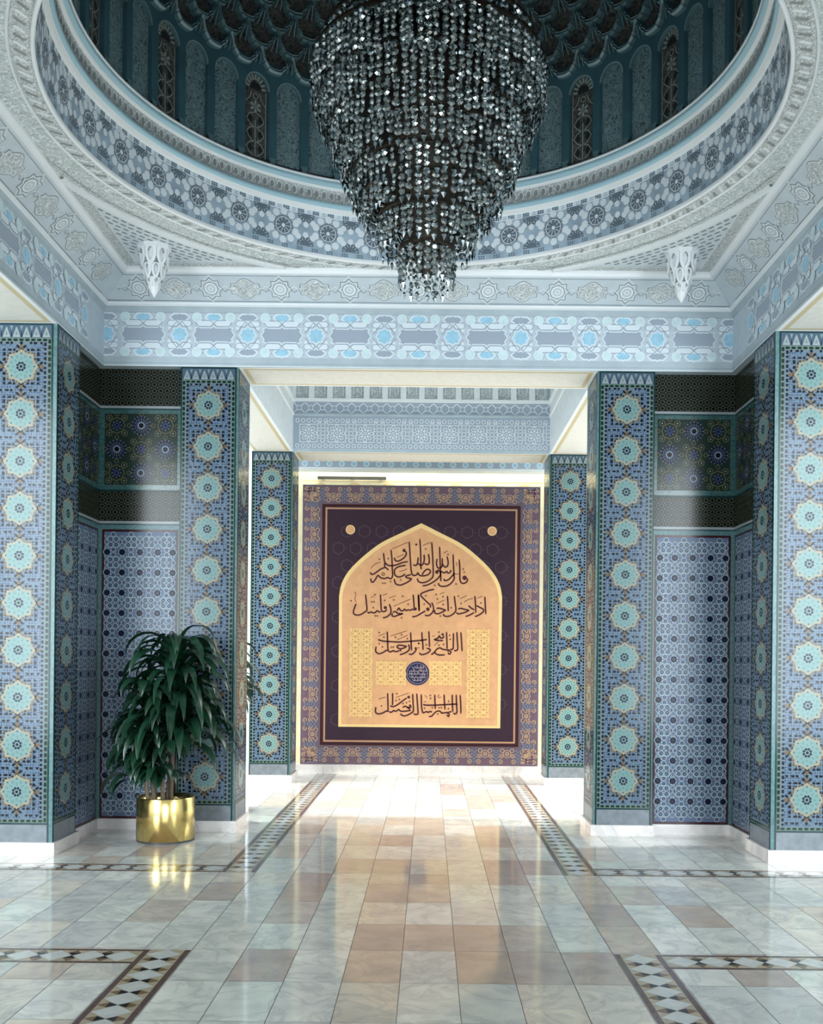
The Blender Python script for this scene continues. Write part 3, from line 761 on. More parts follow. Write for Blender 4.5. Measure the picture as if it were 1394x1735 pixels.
for sx in (-1, 1):
    for sy in (-1, 1): spandrel(sx, sy)

# ------------------------------------------------------------------ drum and dome
b = PB(); b.lathe([(R0 - .002, ZC), (2.215, 5.30)], 'drum_blue', DC, 180)
def drum_map(th, v, h):   # th: metres along the drum at radius 2.23, v: height
    r = 2.242 + (2.215 - 2.242) * (v - ZC) / .35 - h; a = th / 2.23 + PI / 2
    return Vector((DC[0] + r * math.cos(a), DC[1] + r * math.sin(a), v))
b.map = drum_map
nR = 36; pR = 2 * PI * 2.23 / nR
zl, zh = ZC + .055, 5.262; zm = (zl + zh) / 2
def half(c, v, sy):
    pts = [(c + .075 * math.cos(PI * i / 8), v - sy * .075 * math.sin(PI * i / 8)) for i in range(9)]
    b.poly(pts, 'drum_dark', 3)
    for k in range(7):
        a = PI * (k + .5) / 7; b.ribbon([(c + .025 * math.cos(a), v - sy * .025 * math.sin(a)), (c + .065 * math.cos(a), v - sy * .065 * math.sin(a))], .004, 'petal_white', 4)
for i in range(nR):
    c = i * pR; m = c + pR / 2
    b.star(c, zm, .105, .078, 'frieze_line', 2, 10); b.ngon(c, zm, .075, 'drum_dark', 3, 20)
    for k in range(10):
        a = 2 * PI * k / 10
        b.ribbon([(c + .022 * math.cos(a), zm + .022 * math.sin(a)), (c + .062 * math.cos(a), zm + .062 * math.sin(a))], .0045, 'petal_white', 4)
        a2 = a + PI / 10
        for rr in (.112,):
            x, y = c + rr * math.cos(a2), zm + rr * math.sin(a2)
            if zl + .012 < y < zh - .012: b.ngon(x, y, .031, 'petal_white', 4, 8)
        b.ribbon([(c + .078 * math.cos(a), zm + .078 * math.sin(a)), (c + .095 * math.cos(a2), zm + .095 * math.sin(a2))], .005, 'drum_dark', 4)
    b.ngon(c, zm, .016, 'petal_white', 5, 10); b.ring(c, zm, .066, .006, 'petal_white', 5, 20)
    half(m, zl, -1); half(m, zh, 1)
    for sy in (-1, 1):
        for k in (-1, 0, 1):
            x = m + k * .062; y = zm + sy * (.042 if k == 0 else .06)
            b.ngon(x, y, .025, 'petal_white', 5, 8)
    # bead rows
    for vv in (ZC + .030, 5.282):
        for k in range(8): b.rect(c - pR / 2 + k * pR / 8, vv - .024, c - pR / 2 + (k + 1) * pR / 8, vv + .020, 'petal_white', 2)
        for k in range(3):
            x = c + (k - 1) * pR / 3
            b.rect(x - .048, vv - .016, x - .019, vv + .013, 'drum_blue', 3); b.rect(x - .019, vv - .016, x + .010, vv + .013, 'drum_blue', 3)
            for dx in (-.038, -.019, 0):
                for dy in (-.008, .008): b.ngon(x + dx, vv + dy, .0078, 'drum_dark', 4, 6)
            for dy in (-.008, .008): b.rect(x + .022, vv + dy - .004, x + .056, vv + dy + .003, 'drum_blue', 3)
obj('star_tile_drum', b, CEIL)
b = PB(); b.lathe([(2.215, 5.30), (2.19, 5.305), (2.185, 5.325), (2.178, 5.33)], 'plaster_white', DC, 180)
b.lathe([(2.178, 5.33), (2.160, 5.338), (2.152, 5.352), (2.158, 5.366)], 'rim_blue', DC, 180)
b.lathe([(2.158, 5.366), (2.168, 5.372), (2.160, 5.47)], 'carved_fine', DC, 180)
b.lathe([(2.160, 5.47), (2.140, 5.474), (2.136, 5.484)], 'plaster_white', DC, 180)
b.lathe([(2.136, 5.484), (2.112, 5.492), (2.104, 5.51), (2.112, 5.526)], 'rim_blue', DC, 180)
b.lathe([(2.112, 5.526), (2.102, 5.530), (2.102, 5.542), (2.125, 5.548)], 'plaster_white', DC, 180)
def rope_map(th, v, h):
    r = 2.164 - h; a = th / 2.164
    return Vector((DC[0] + r * math.cos(a), DC[1] + r * math.sin(a), v))
b.map = rope_map
nq = 210; pq = 2 * PI * 2.164 / nq
for i in range(nq):
    c = i * pq; v = 5.42
    b.ngon(c, v, .017, 'rope_grey', 6, 10, 0, .026); b.ribbon([(c + .022 * math.cos(2 * PI * k / 10), v + .034 * math.sin(2 * PI * k / 10)) for k in range(8)], .006, 'line_white', 7)
obj('rim_moulding', b, CEIL)
b = PB(); b.lathe([(2.125, 5.548), (2.20, 5.556), (2.20, 6.5)], 'dome_ledge', DC, 144); obj('drum_ledge', b, CEIL)
# arched panels round the foot of the dome
dA = math.radians(7.5); RP = 2.165
def arched(k, deco):
    th0 = PI / 2 + k * dA
    def mp(u, v, h):
        a = th0 + u / RP; r = RP - h
        return Vector((DC[0] + r * math.cos(a), DC[1] + r * math.sin(a), v))
    b = PB(mp); hw = RP * dA / 2; iw = hw - .034; zb, zs, zt = 5.585, 6.13, 6.36
    D = .035 / DZ
    ap = [(iw * math.cos(PI * i / 12), zs + (zt - .11 - zs) * math.sin(PI * i / 12)) for i in range(13)]
    b.poly([(iw, zb)] + ap + [(-iw, zb)], 'carved_brown' if deco else 'carved_teal', 0)
    for s_ in (-1, 1):
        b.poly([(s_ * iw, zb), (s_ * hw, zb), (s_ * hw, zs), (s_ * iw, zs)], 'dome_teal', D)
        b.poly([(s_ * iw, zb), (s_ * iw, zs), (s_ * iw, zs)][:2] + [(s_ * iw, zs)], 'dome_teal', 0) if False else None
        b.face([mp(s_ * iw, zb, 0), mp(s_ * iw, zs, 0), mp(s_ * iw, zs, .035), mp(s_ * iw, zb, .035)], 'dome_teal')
        b.poly([(s_ * (hw - .018), zb - .03), (s_ * hw, zb - .03), (s_ * hw, zb + .02), (s_ * (hw - .03), zb + .02)], 'dome_rim', D + 3)
    for i in range(12):
        p, q_ = ap[i], ap[i + 1]
        t0 = (p[0] / iw * hw, zt); t1 = (q_[0] / iw * hw, zt)
        if i == 0: t0 = (hw, zs)
        if i == 11: t1 = (-hw, zs)
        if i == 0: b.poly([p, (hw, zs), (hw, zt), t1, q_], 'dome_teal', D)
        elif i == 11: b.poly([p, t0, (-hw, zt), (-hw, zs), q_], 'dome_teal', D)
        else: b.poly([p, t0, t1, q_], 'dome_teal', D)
        b.face([mp(*p, 0), mp(*q_, 0), mp(*q_, .035), mp(*p, .035)], 'dome_rim')
    b.ribbon([(x * .98, zs + (y - zs) * .98) for x, y in ap], .010, 'dome_rim_light', D + 2)
    if deco:
        q2 = iw * .86
        b.ribbon([(-q2, zb + .01), (-q2, zs), (q2, zs), (q2, zb + .01)][:2], .008, 'dome_line', 4); b.ribbon([(q2, zb + .01), (q2, zs)], .008, 'dome_line', 4)
        for i in range(9):
            a = PI * (i + .5) / 9
            b.bar(q2 * .80 * math.cos(a), zs + (zt - .11 - zs) * .80 * math.sin(a), .022, .009, a, 'dome_line', 4)
        b.poly([(q2 * .55 * math.cos(PI * i / 8), zs + .06 * math.sin(PI * i / 8)) for i in range(9)], 'dome_dark', 3)
        b.ribbon([(0, zb), (0, zb + .30)], .008, 'dome_line', 5)
        for s_ in (-1, 1):
            b.ribbon([(s_ * q2, zb + .42), (s_ * .05, zb + .47), (s_ * .036, zb + .52)], .007, 'dome_line', 5)
            for j in range(3):
                y = zb + .04 + j * .115
                b.ngon(s_ * .048, y + .03, .024, 'dome_dark', 4, 8, 0, .034)
                b.ribbon([(s_ * .012, y - .03), (s_ * .045, y - .012), (s_ * .078, y + .03), (s_ * .05, y + .072), (s_ * .012, y + .085)], .007, 'dome_line', 5)
        for j in range(6):
            b.bar(.034 * math.cos(PI / 3 * j + .5), zb + .405 + .034 * math.sin(PI / 3 * j + .5), .017, .010, PI / 3 * j + .5, 'dome_line', 5)
        b.ring(0, zb + .405, .010, .006, 'dome_line', 6, 8); b.ring(0, zb + .49, .022, .006, 'dome_line', 5, 10)
    obj('arched_panel', b, CEIL)
for k in range(-24, 24): arched(k, (abs(k) % 3) == 2)
# honeycomb of small pointed vaults climbing the dome
RD = 2.15; ZD = 6.15
def dome_map(k0):
    def f(u, s_, h):
        ph = s_ / RD; r = (RD - h) * math.cos(ph); a = PI / 2 + u
        return Vector((DC[0] + r * math.cos(a), DC[1] + r * math.sin(a), ZD + (RD - h) * math.sin(ph)))
    return f
b = PB(); prof = [(RD + .05) * 1.0]
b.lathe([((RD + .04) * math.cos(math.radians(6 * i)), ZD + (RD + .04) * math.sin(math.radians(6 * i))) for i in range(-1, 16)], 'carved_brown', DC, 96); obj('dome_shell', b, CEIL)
half_curve = [(0, .150), (.10, .132), (.19, .098), (.24, .060), (.31, .062), (.33, .040), (.50, .018), (.56, .014), (.58, -.004), (.80, -.012), (1.0, -.014)]
for row in range(9):
    b = PB(dome_map(0)); s0 = .150 + .160 * row; off = (row % 2) * .5
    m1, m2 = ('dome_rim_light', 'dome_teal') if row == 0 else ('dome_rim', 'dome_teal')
    for k in range(48):
        uc = (k + off) * dA
        for sg in (-1, 1):
            P = [(uc + sg * t * dA / 2, s0 + y) for t, y in half_curve]
            lo = [(u, s_ - .013) for u, s_ in P]; up_ = [(u, s_ + .016) for u, s_ in P]
            for i in range(len(P) - 1):
                h0, h1 = -.02, .07
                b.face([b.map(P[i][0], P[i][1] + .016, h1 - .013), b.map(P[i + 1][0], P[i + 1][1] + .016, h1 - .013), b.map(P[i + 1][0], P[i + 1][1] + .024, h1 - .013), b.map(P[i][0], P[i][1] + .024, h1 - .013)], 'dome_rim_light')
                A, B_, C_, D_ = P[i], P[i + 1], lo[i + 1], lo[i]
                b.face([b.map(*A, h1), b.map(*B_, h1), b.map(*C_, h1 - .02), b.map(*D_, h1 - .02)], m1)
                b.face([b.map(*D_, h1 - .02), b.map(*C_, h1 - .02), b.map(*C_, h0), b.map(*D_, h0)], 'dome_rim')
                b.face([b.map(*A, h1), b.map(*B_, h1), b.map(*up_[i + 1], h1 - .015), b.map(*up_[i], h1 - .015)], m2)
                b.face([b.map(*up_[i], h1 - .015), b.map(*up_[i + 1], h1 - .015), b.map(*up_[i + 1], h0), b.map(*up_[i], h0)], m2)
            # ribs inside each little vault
            b.face([b.map(uc + sg * .018 * dA, s0 + .10, .05), b.map(uc + sg * .05 * dA, s0 + .10, .05), b.map(uc + sg * .10 * dA, s0 + .0, .0), b.map(uc + sg * .07 * dA, s0 + .0, .0)], 'dome_rim')
    obj('muqarnas_row', b, CEIL)

# ------------------------------------------------------------------ vestibule behind the far pillars
for sg, n in ((-1, 13), (1, 14)):
    x0, x1 = (min(sg * 1.615, sg * 2.13), max(sg * 1.615, sg * 2.13))
    b = PB(); b.box(x0, x1, 9.602, 12.63, ZB, 5.4, 'plaster_pale'); soffit(b, x0, x1, 9.61, 12.63)
    b.box(*(sorted((sg * 1.60, sg * 1.615))), 9.602, 12.62, 4.62, 4.66, 'plaster_white'); b.box(*(sorted((sg * 1.585, sg * 1.615))), 9.602, 12.62, 4.79, 4.83, 'plaster_white')
    struct('trim_%d' % n, b)
b = PB(); b.box(-2.13, 2.13, 12.63, 13.20, ZB, 5.4, 'plaster_pale'); soffit(b, -1.615, 1.615, 12.63, 13.2)
mp = plane_map((0, 12.629, 0), (1, 0, 0), (0, 0, 1), (0, -1, 0)); b.map = mp
b.rect(-1.615, ZB, 1.615, 4.62, 'plaster_grey', 1)
b.rect(-1.615, ZB + .04, 1.615, 4.62, 'cartouche', 2)
pp = .355
for i in range(-4, 5):
    c = i * pp; v = ZB + .235
    b.star(c, v, .062, .042, 'line_white', 3); b.ngon(c, v, .040, 'cartouche', 4); b.ring(c, v, .018, .008, 'line_white', 5, 8)
    b.frame(c - .115, v - .115, c + .115, v + .115, .008, 'line_white', 3)
    for k in range(8):
        a = PI / 4 * k
        b.ring(c + .082 * math.cos(a), v + .082 * math.sin(a), .022, .008, 'line_white', 4, 8)
    for sy in (-1, 0, 1):
        b.ring(c + pp / 2, v + sy * .09, .028, .008, 'line_white', 4, 8); b.ring(c + pp / 2 - .045, v + sy * .09 + .045, .02, .007, 'line_white', 3, 8); b.ring(c + pp / 2 + .045, v + sy * .09 + .045, .02, .007, 'line_white', 3, 8)
    for k in range(5):
        for e in (v - .158, v + .158): b.ring(c - .14 + k * .07, e, .024, .007, 'line_white', 3, 8)
b.box(-1.615, 1.615, 12.60, 12.63, 4.62, 4.645, 'plaster_grey')
b.rect(-1.615, 4.645, 1.615, 4.80, 'cartouche', 3)
for k in range(22):
    c = -1.615 + (k + .5) * 3.23 / 22
    b.ribbon([(c - .07, 4.66), (c + .07, 4.785)], .010, 'line_white', 4); b.ribbon([(c - .07, 4.785), (c + .07, 4.66)], .010, 'line_white', 4)
    b.ngon(c, 4.722, .026, 'cartouche', 5); b.ring(c, 4.722, .03, .006, 'line_white', 5, 8)
b.box(-1.615, 1.615, 12.585, 12.63, 4.80, 4.835, 'plaster_white')
b.rect(-1.615, 4.835, 1.615, 5.3, 'plaster_grey', 3)
for k in range(14):
    c = -1.615 + (k + .5) * 3.23 / 14
    b.rect(c - .078, 4.84, c + .078, 5.3, 'carved_fine', 4)
    b.rect(c - .078, 4.84, c + .078, 5.3, 'line_dark', 5) if False else None
    b.ribbon([(c - .05, 4.9), (c - .05, 4.99), (c, 5.06), (c + .05, 4.99), (c + .05, 4.9)], .010, 'line_white', 6)
    d = -1.615 + k * 3.23 / 14
    b.box(d - .036, d + .036, 12.59, 12.63, 4.835, 5.3, 'plaster_white')
struct('trim_15', b)
b = PB()
b.box(-3.4, -1.6, -.6, -.4, 0, 4.9, 'wall_render'); b.box(1.6, 3.4, -.6, -.4, 0, 4.9, 'wall_render'); b.box(-1.6, 1.6, -.6, -.4, 3.3, 4.9, 'wall_render'); struct('wall_front', b)  # unseen wall with doorway, added behind the camera to cut the sky light
b = PB()
b.box(-2.13, 2.13, 9.6, 13.2, 5.4, 5.5, 'plaster_grey')
for sg in (-1, 1):
    x0, x1 = sorted((sg * 2.13, sg * 2.75)); b.box(x0, x1, 9.6, 14.95, 4.9, 5.0, 'wall_render')
    x0, x1 = sorted((sg * 3.4, sg * 6.2)); b.box(x0, x1, -.4, 9.6, 4.9, 5.0, 'wall_render'); x0, x1 = sorted((sg * 6.0, sg * 6.2)); b.box(x0, x1, -.4, 9.6, 0, 4.9, 'wall_render')  # outer aisle walls are unseen, added to hold back side light
b.box(-3.4, 3.4, -.4, YN - .6, 4.9, 5.0, 'wall_render')
b.box(-2.13, 2.13, 13.2, 14.95, 4.9, 5.0, 'wall_render')
b.lathe([(2.3, 8.45), (.001, 8.5)], 'wall_render', DC, 24)
obj('roof_slab', b, CEIL)
# rear hall: blue frieze and the cream wall behind the banner
b = PB(); b.box(-2.13, 2.13, 14.2, 14.42, 4.25, 4.9, 'plaster_pale')
b.map = plane_map((0, 14.199, 0), (1, 0, 0), (0, 0, 1), (0, -1, 0)); b.rect(-2.1, 4.26, 2.1, 4.6, 'frieze_ground', 1)
for k in range(24):
    c = -2.1 + (k + .5) * .175
    b.ngon(c, 4.33, .045, 'pale_white', 2); b.ngon(c, 4.33, .028, 'sky_blue', 3); b.ngon(c + .0875, 4.40, .04, 'pale_white', 2); b.ngon(c + .0875, 4.40, .025, 'sky_blue', 3)
b.rect(-2.1, 4.252, 2.1, 4.28, 'plaster_white', 3)
struct('trim_16', b)
b = PB(); b.box(-2.13, 2.13, 14.72, 14.95, 0, 4.9, 'cream_wall')
b.map = plane_map((0, 14.719, 0), (1, 0, 0), (0, 0, 1), (0, -1, 0))
b.rect(-1.75, 4.17, 1.75, 4.185, 'cream_gold', 1)
for k in range(7):
    c = -1.5 + k * .5
    b.ribbon([(c + .13 * math.cos(PI * i / 12), 4.01 + .13 * math.sin(PI * i / 12)) for i in range(13)], .03, 'cream_gold', 1)
struct('wall_back', b)
area('rear_hall_daylight', (0, 14.52, 4.86), (0, .35, -1), 3.6, .12, 38, (1.0, 0.97, 0.9))  # added strip tucked behind the frieze beam to brighten the cream wall
t = thing('curtain_rail', 'dark flat rail fixed to the cream wall above the banner, left end', 'rail', (-1.03, 14.70, 4.215))
b = PB(); b.box(-1.53, -.53, 14.66, 14.70, 4.195, 4.235, 'dark_metal'); obj('bar', b, t)
for x in (-1.45, -1.03, -.61):
    b = PB(); b.box(x - .015, x + .015, 14.70, 14.72, 4.20, 4.23, 'dark_metal'); obj('bracket', b, t)

for sg in (-1, 1):
    x0, x1 = sorted((sg * 1.66, sg * 1.72)); b = PB(); b.box(x0, x1, 13.3, 13.42, 0, 4.1, 'dark_metal')
    tt = thing('dark_door_post', 'narrow dark post in the shadow between the %s rear pillar and the banner' % ('left' if sg < 0 else 'right'), 'post', (sg * 1.69, 13.36, 0)); obj('post', b, tt)
b = PB(); y0 = 13.72
for k in range(8):
    a = -1.74 + k * .435; b.box(a + .001, a + .434, y0, 13.95, 0, .118, 'skirting_marble', '-z')
struct('trim_17', b)

# ------------------------------------------------------------------ calligraphy banner
BY = 13.78
BN = thing('calligraphy_banner', 'tall brown hanging banner with a pointed arch of black Arabic calligraphy', 'banner', (0, BY, .12))
bm = plane_map((0, BY - .011, 0), (1, 0, 0), (0, 0, 1), (0, -1, 0))
b = PB(); b.box(-1.63, 1.63, BY - .01, BY + .01, .12, 3.955, 'cloth_border'); obj('cloth', b, BN)
b = PB(bm)
def border_unit(c, v, ang, k):
    ca, sa = math.cos(ang), math.sin(ang)
    T = lambda x, y: (c + x * ca - y * sa, v + x * sa + y * ca)
    def ring(x, y, r, w, m, l): p = T(x, y); b.ring(p[0], p[1], r, w, m, l, 10)
    def dot(x, y, r, m, l): p = T(x, y); b.ngon(p[0], p[1], r, m, l)
    L = k
    ring0, dot0 = ring, dot
    ins = lambda x, y, m: abs(T(x, y)[0]) < 1.63 - m and .12 + m < T(x, y)[1] < 3.955 - m
    ring = lambda x, y, r, w, m, l: ring0(x, y, r, w, m, l) if ins(x, y, r + w / 2) else None
    dot = lambda x, y, r, m, l: dot0(x, y, r, m, l) if ins(x, y, r) else None
    for y in (-.075, -.03, .015, .06):
        for x in (-.03, 0, .03): dot(-L / 2 + x, y + (.02 if x == 0 else 0), .013, 'cloth_border_blue', 2)
    for y in (.05, .085):
        for x in (-.04, 0, .04): dot(x, y, .014, 'cloth_border_plum', 2)
    ring(0, -.03, .024, .010, 'cloth_border_tan', 3); dot(0, -.03, .010, 'cloth_border_tan', 3); ring(0, -.03, .052, .008, 'cloth_border_tan', 2)
    for sx in (-1, 1):
        ring(sx * L * .26, .0, .026, .008, 'cloth_border_tan', 2); dot(sx * L * .26, 0, .010, 'cloth_border_tan', 3)
        ring(sx * L * .22, -.075, .026, .008, 'cloth_border_tan', 2)
        ring(sx * L * .30, .075, .026, .009, 'cloth_border_tan', 2); dot(sx * L * .30, .075, .008, 'cloth_border_tan', 2)
n = 9; L = 2.72 / n
for i in range(-1, n + 1):
    c = -1.36 + (i + .5) * L
    if abs(c) < 1.62: border_unit(c, 3.82, 0, L); border_unit(c, .255, PI, L)
n = 14; L = 3.84 / n
for i in range(n):
    v = .12 + (i + .5) * L
    border_unit(-1.495, v, PI / 2, L); border_unit(1.495, v, -PI / 2, L)
obj('border', b, BN)
b = PB(bm)
b.rect(-1.36, .385, 1.36, 3.69, 'cloth_edge', 3); b.rect(-1.335, .41, 1.335, 3.665, 'cloth_field', 4)
pl = .235
for i in range(12):
    for j in range(14):
        x = -1.25 + i * pl + (.5 * pl if j % 2 else 0); y = .5 + j * pl
        if abs(x) < 1.2 and .5 < y < 3.55:
            b.ribbon([(x + .085 * math.cos(PI / 3 * k + PI / 6), y + .085 * math.sin(PI / 3 * k + PI / 6)) for k in range(6)], .007, 'cloth_lattice', 5, True)
            b.ribbon([(x + .115, y), (x + .085, y)], .007, 'cloth_lattice', 5)
b.frame(-1.315, .43, 1.315, 3.645, .024, 'cloth_line', 6)
obj('field', b, BN)
def cat(pts, per=5):
    out = []
    for i in range(len(pts) - 1):
        p0 = pts[max(0, i - 1)]; p1 = pts[i]; p2 = pts[i + 1]; p3 = pts[min(len(pts) - 1, i + 2)]
        for k in range(per):
            t = k / per
            out.append(tuple(.5 * ((2 * p1[a]) + (-p0[a] + p2[a]) * t + (2 * p0[a] - 5 * p1[a] + 4 * p2[a] - p3[a]) * t * t + (-p0[a] + 3 * p1[a] - 3 * p2[a] + p3[a]) * t ** 3) for a in (0, 1)))
    out.append(tuple(pts[-1])); return out
half_arch = [(1.11, .637), (1.118, 2.43), (1.085, 2.60), (.985, 2.78), (.80, 2.97), (.557, 3.160), (.287, 3.298), (0, 3.440)]
ha = [half_arch[0]] + cat(half_arch[1:], 4)
arch = ha + [(-x, y) for x, y in reversed(ha[:-1])]
b = PB(bm)
b.poly(arch, 'cloth_gold', 6)
s_in = [(x * .962, .637 + .036 + (y - .637) * .966 - (.006 if y > 3.3 else 0)) for x, y in arch]
b.poly(s_in, 'cloth_tan', 7)
obj('arch_panel', b, BN)
for sx in (-1, 1):
    b = PB(bm); b.ngon(sx * .972, 3.342, .06, 'cloth_tan', 6, 24); b.ring(sx * .972, 3.342, .058, .012, 'cloth_gold', 7, 24); obj('roundel', b, BN)
def lace(name, x0, x1, z0, z1, px):
    """gold arabesque: mirrored scrolls and buds"""
    b = PB(bm); nx = max(1, round((x1 - x0) / px)); ny = max(1, round((z1 - z0) / px)); a = (x1 - x0) / nx; c = (z1 - z0) / ny
    for i in range(nx):
        for j in range(ny):
            x = x0 + (i + .5) * a; y = z0 + (j + .5) * c
            for sx in (-1, 1):
                for sy in (-1, 1):
                    T = lambda u, v: (x + sx * u * a, y + sy * v * c)
                    b.ribbon([T(0, .48), T(.16, .44), T(.30, .34), T(.34, .2), T(.26, .1), T(.15, .14), T(.16, .26)], .014, 'cloth_ornament', 13 + (sx + 1) // 2 + (sy + 1))
                    b.ribbon([T(.48, 0), T(.40, .14), T(.46, .3), T(.5, .5)], .013, 'cloth_ornament', 9 + (sx + 1) // 2 + (sy + 1))
                    b.ribbon([T(0, 0), T(.12, .06), T(.2, .0)], .012, 'cloth_ornament', 17 + (sx + 1) // 2 + (sy + 1))
                    b.ngon(*T(.40, .42), .016, 'cloth_ornament', 22, 6); b.ngon(*T(.12, .36), .014, 'cloth_ornament', 22, 6)
            b.ngon(x, y, .026, 'cloth_ornament', 23, 8)
    obj(name, b, BN)
lace('gold_arabesque', -.965, -.655, .778, 1.99, .152)
lace('gold_arabesque', .645, .957, .778, 1.99, .152)
lace('gold_arabesque', -.605, -.19, 1.215, 1.54, .152)
lace('gold_arabesque', .13, .572, 1.222, 1.55, .152)
INK = {}
INK['1'] = """m -515,3029 -504,2940 -495,2899 -457,2862 -401,2853 -327,2868 -253,2897 -179,2911
m -497,2899 -494,2838 -461,2811 -447,2788
m -489,2827 -540,2810 -596,2772 -642,2739 -679,2734 -690,2762
t -679,2809 -661,2846 -606,2884 -550,2903
m -413,3076 -398,2942 -392,2812 -386,2728 -400,2682 -427,2677 -455,2690 -492,2676 -548,2685 -586,2717 -618,2670 -650,2628 -676,2632 -687,2679
t -399,3081 -311,3119 -219,3162 -163,3176
b -232,3064 24
m -209,3055 -203,3009 -240,2957 -305,2919 -351,2923 -364,2965
t -333,2965 -273,2994 -231,3013
m -206,2860 -290,2845 -350,2812 -363,2766 -349,2719 -298,2699 -242,2719 -215,2744
t -298,2775 -234,2790 -187,2814
d -520,2611
d -489,2611
r -516,2736 19
m -131,2735 -205,2711 -186,2688 -130,2675 -167,2638 -222,2609 -278,2588 -334,2599 -357,2636 -364,2673
m -163,3185 -153,3037 -142,2889 -131,2777 -108,2726 -66,2727 -38,2760
d -66,3149
d -569,2940
d -449,2950
d -413,2635
d -274,2660
m -45,2769 -17,2725 39,2719 94,2733 131,2771 117,2803 80,2807 47,2779 15,2732
m -18,3229 -6,3038 0,2853 5,2807
m -107,2870 -69,2860 -47,2890 -38,2973
m -42,2890 0,2862 32,2886 46,2946 40,3011
m 46,2890 84,2874 113,2900 112,2956 101,3021
t 21,3132 71,3155 136,3179
m 145,3184 156,3040 167,2855 169,2725 141,2678 86,2640 21,2624 -30,2639 -49,2685
m 253,3125 259,2995 265,2856 271,2744 276,2642
m 222,2957 213,2892 228,2837 260,2828 290,2856 292,2967
m 290,2893 307,2861 335,2842 364,2857 373,2912 356,2991
t 305,3032 369,3066
b 219,2772 26
m 228,2809 261,2781 271,2744 252,2707 207,2660 142,2618 77,2589 22,2582
m 261,2781 298,2772 326,2762 354,2782 373,2759 405,2774 409,2806
m 465,2765 420,2709 374,2666 327,2657 320,2684
m 440,3020 445,2895 454,2746 457,2681 420,2625 365,2587 300,2576 254,2591 242,2623
m 524,2951 534,2821 536,2691 550,2636 588,2620 634,2646 640,2692
b 601,2697 32
d 581,2817
d 593,2775
t 456,2744 531,2752
d 484,2612
d -68,3145
d 193,2590
d 63,3086
d 370,3015
t 482,2914 497,2858"""
INK['2'] = """m -754,2459 -742,2339 -734,2245 -770,2209 -820,2179 -871,2170 -908,2184 -919,2214 -901,2280 -882,2327
m -727,2216 -705,2202 -676,2215 -647,2203 -618,2210 -593,2232 -567,2217 -544,2222
m -551,2461 -543,2342 -535,2240 -509,2222 -480,2230 -462,2255
b -482,2277 23
m -430,2328 -408,2270 -406,2205 -436,2169 -479,2143 -515,2139
m -382,2213 -342,2224 -320,2206 -277,2195 -237,2196
m -240,2196 -313,2173 -356,2157 -389,2169 -382,2202
m -321,2235 -296,2272 -273,2241 -241,2236 -219,2258 -194,2239 -168,2251 -139,2243 -110,2259 -81,2245
b -71,2263 22
m -102,2462 -93,2361 -85,2259
m -29,2463 -21,2347 -16,2238
t -372,2293 -300,2326 -220,2363 -134,2397
t -438,2408 -337,2442
t -526,2443 -454,2469
t -685,2413 -635,2435
d -647,2275
d -670,2355
d -640,2356
d -627,2453
d -492,2375
d -246,2435
d -369,2383
d -169,2327
d -258,2141
d -619,2163
d -590,2163
d -953,2366
t -911,2490 -889,2468 -896,2425 -899,2381 -880,2345
m -32,2463 -26,2347 -18,2231
m 186,2534 128,2523 63,2500 9,2474 5,2445 49,2398 101,2348 134,2320 136,2283
b 102,2261 26
m 69,2239 15,2206 -57,2165 -115,2154
m 151,2356 174,2305 178,2247 146,2196 103,2173 59,2181
m 218,2273 261,2277 305,2263 341,2249 291,2220 247,2201 211,2204 193,2219 200,2251
m 368,2449 377,2329 381,2235
m 462,2450 474,2352 486,2258 465,2214 414,2177 364,2165 324,2176 314,2202
m 515,2269 558,2277 609,2263 660,2251 610,2223 559,2208 516,2202 494,2222
m 656,2318 696,2282 740,2259
m 737,2224 675,2187 618,2167
m 743,2453 754,2333 759,2214
m 768,2319 812,2294 860,2269 860,2233 806,2192 745,2165
m 881,2443 888,2320 897,2197
t 594,2364 651,2397 724,2420
t 771,2417 854,2450
t 535,2407 636,2455
t 210,2335 340,2394
t 259,2466 331,2499
d 307,2437
d 517,2445
d 556,2346
d 828,2354
d 421,2286
d 212,2465
d 231,2404
d 50,2330
d 71,2446
d 273,2169
d 311,2329"""
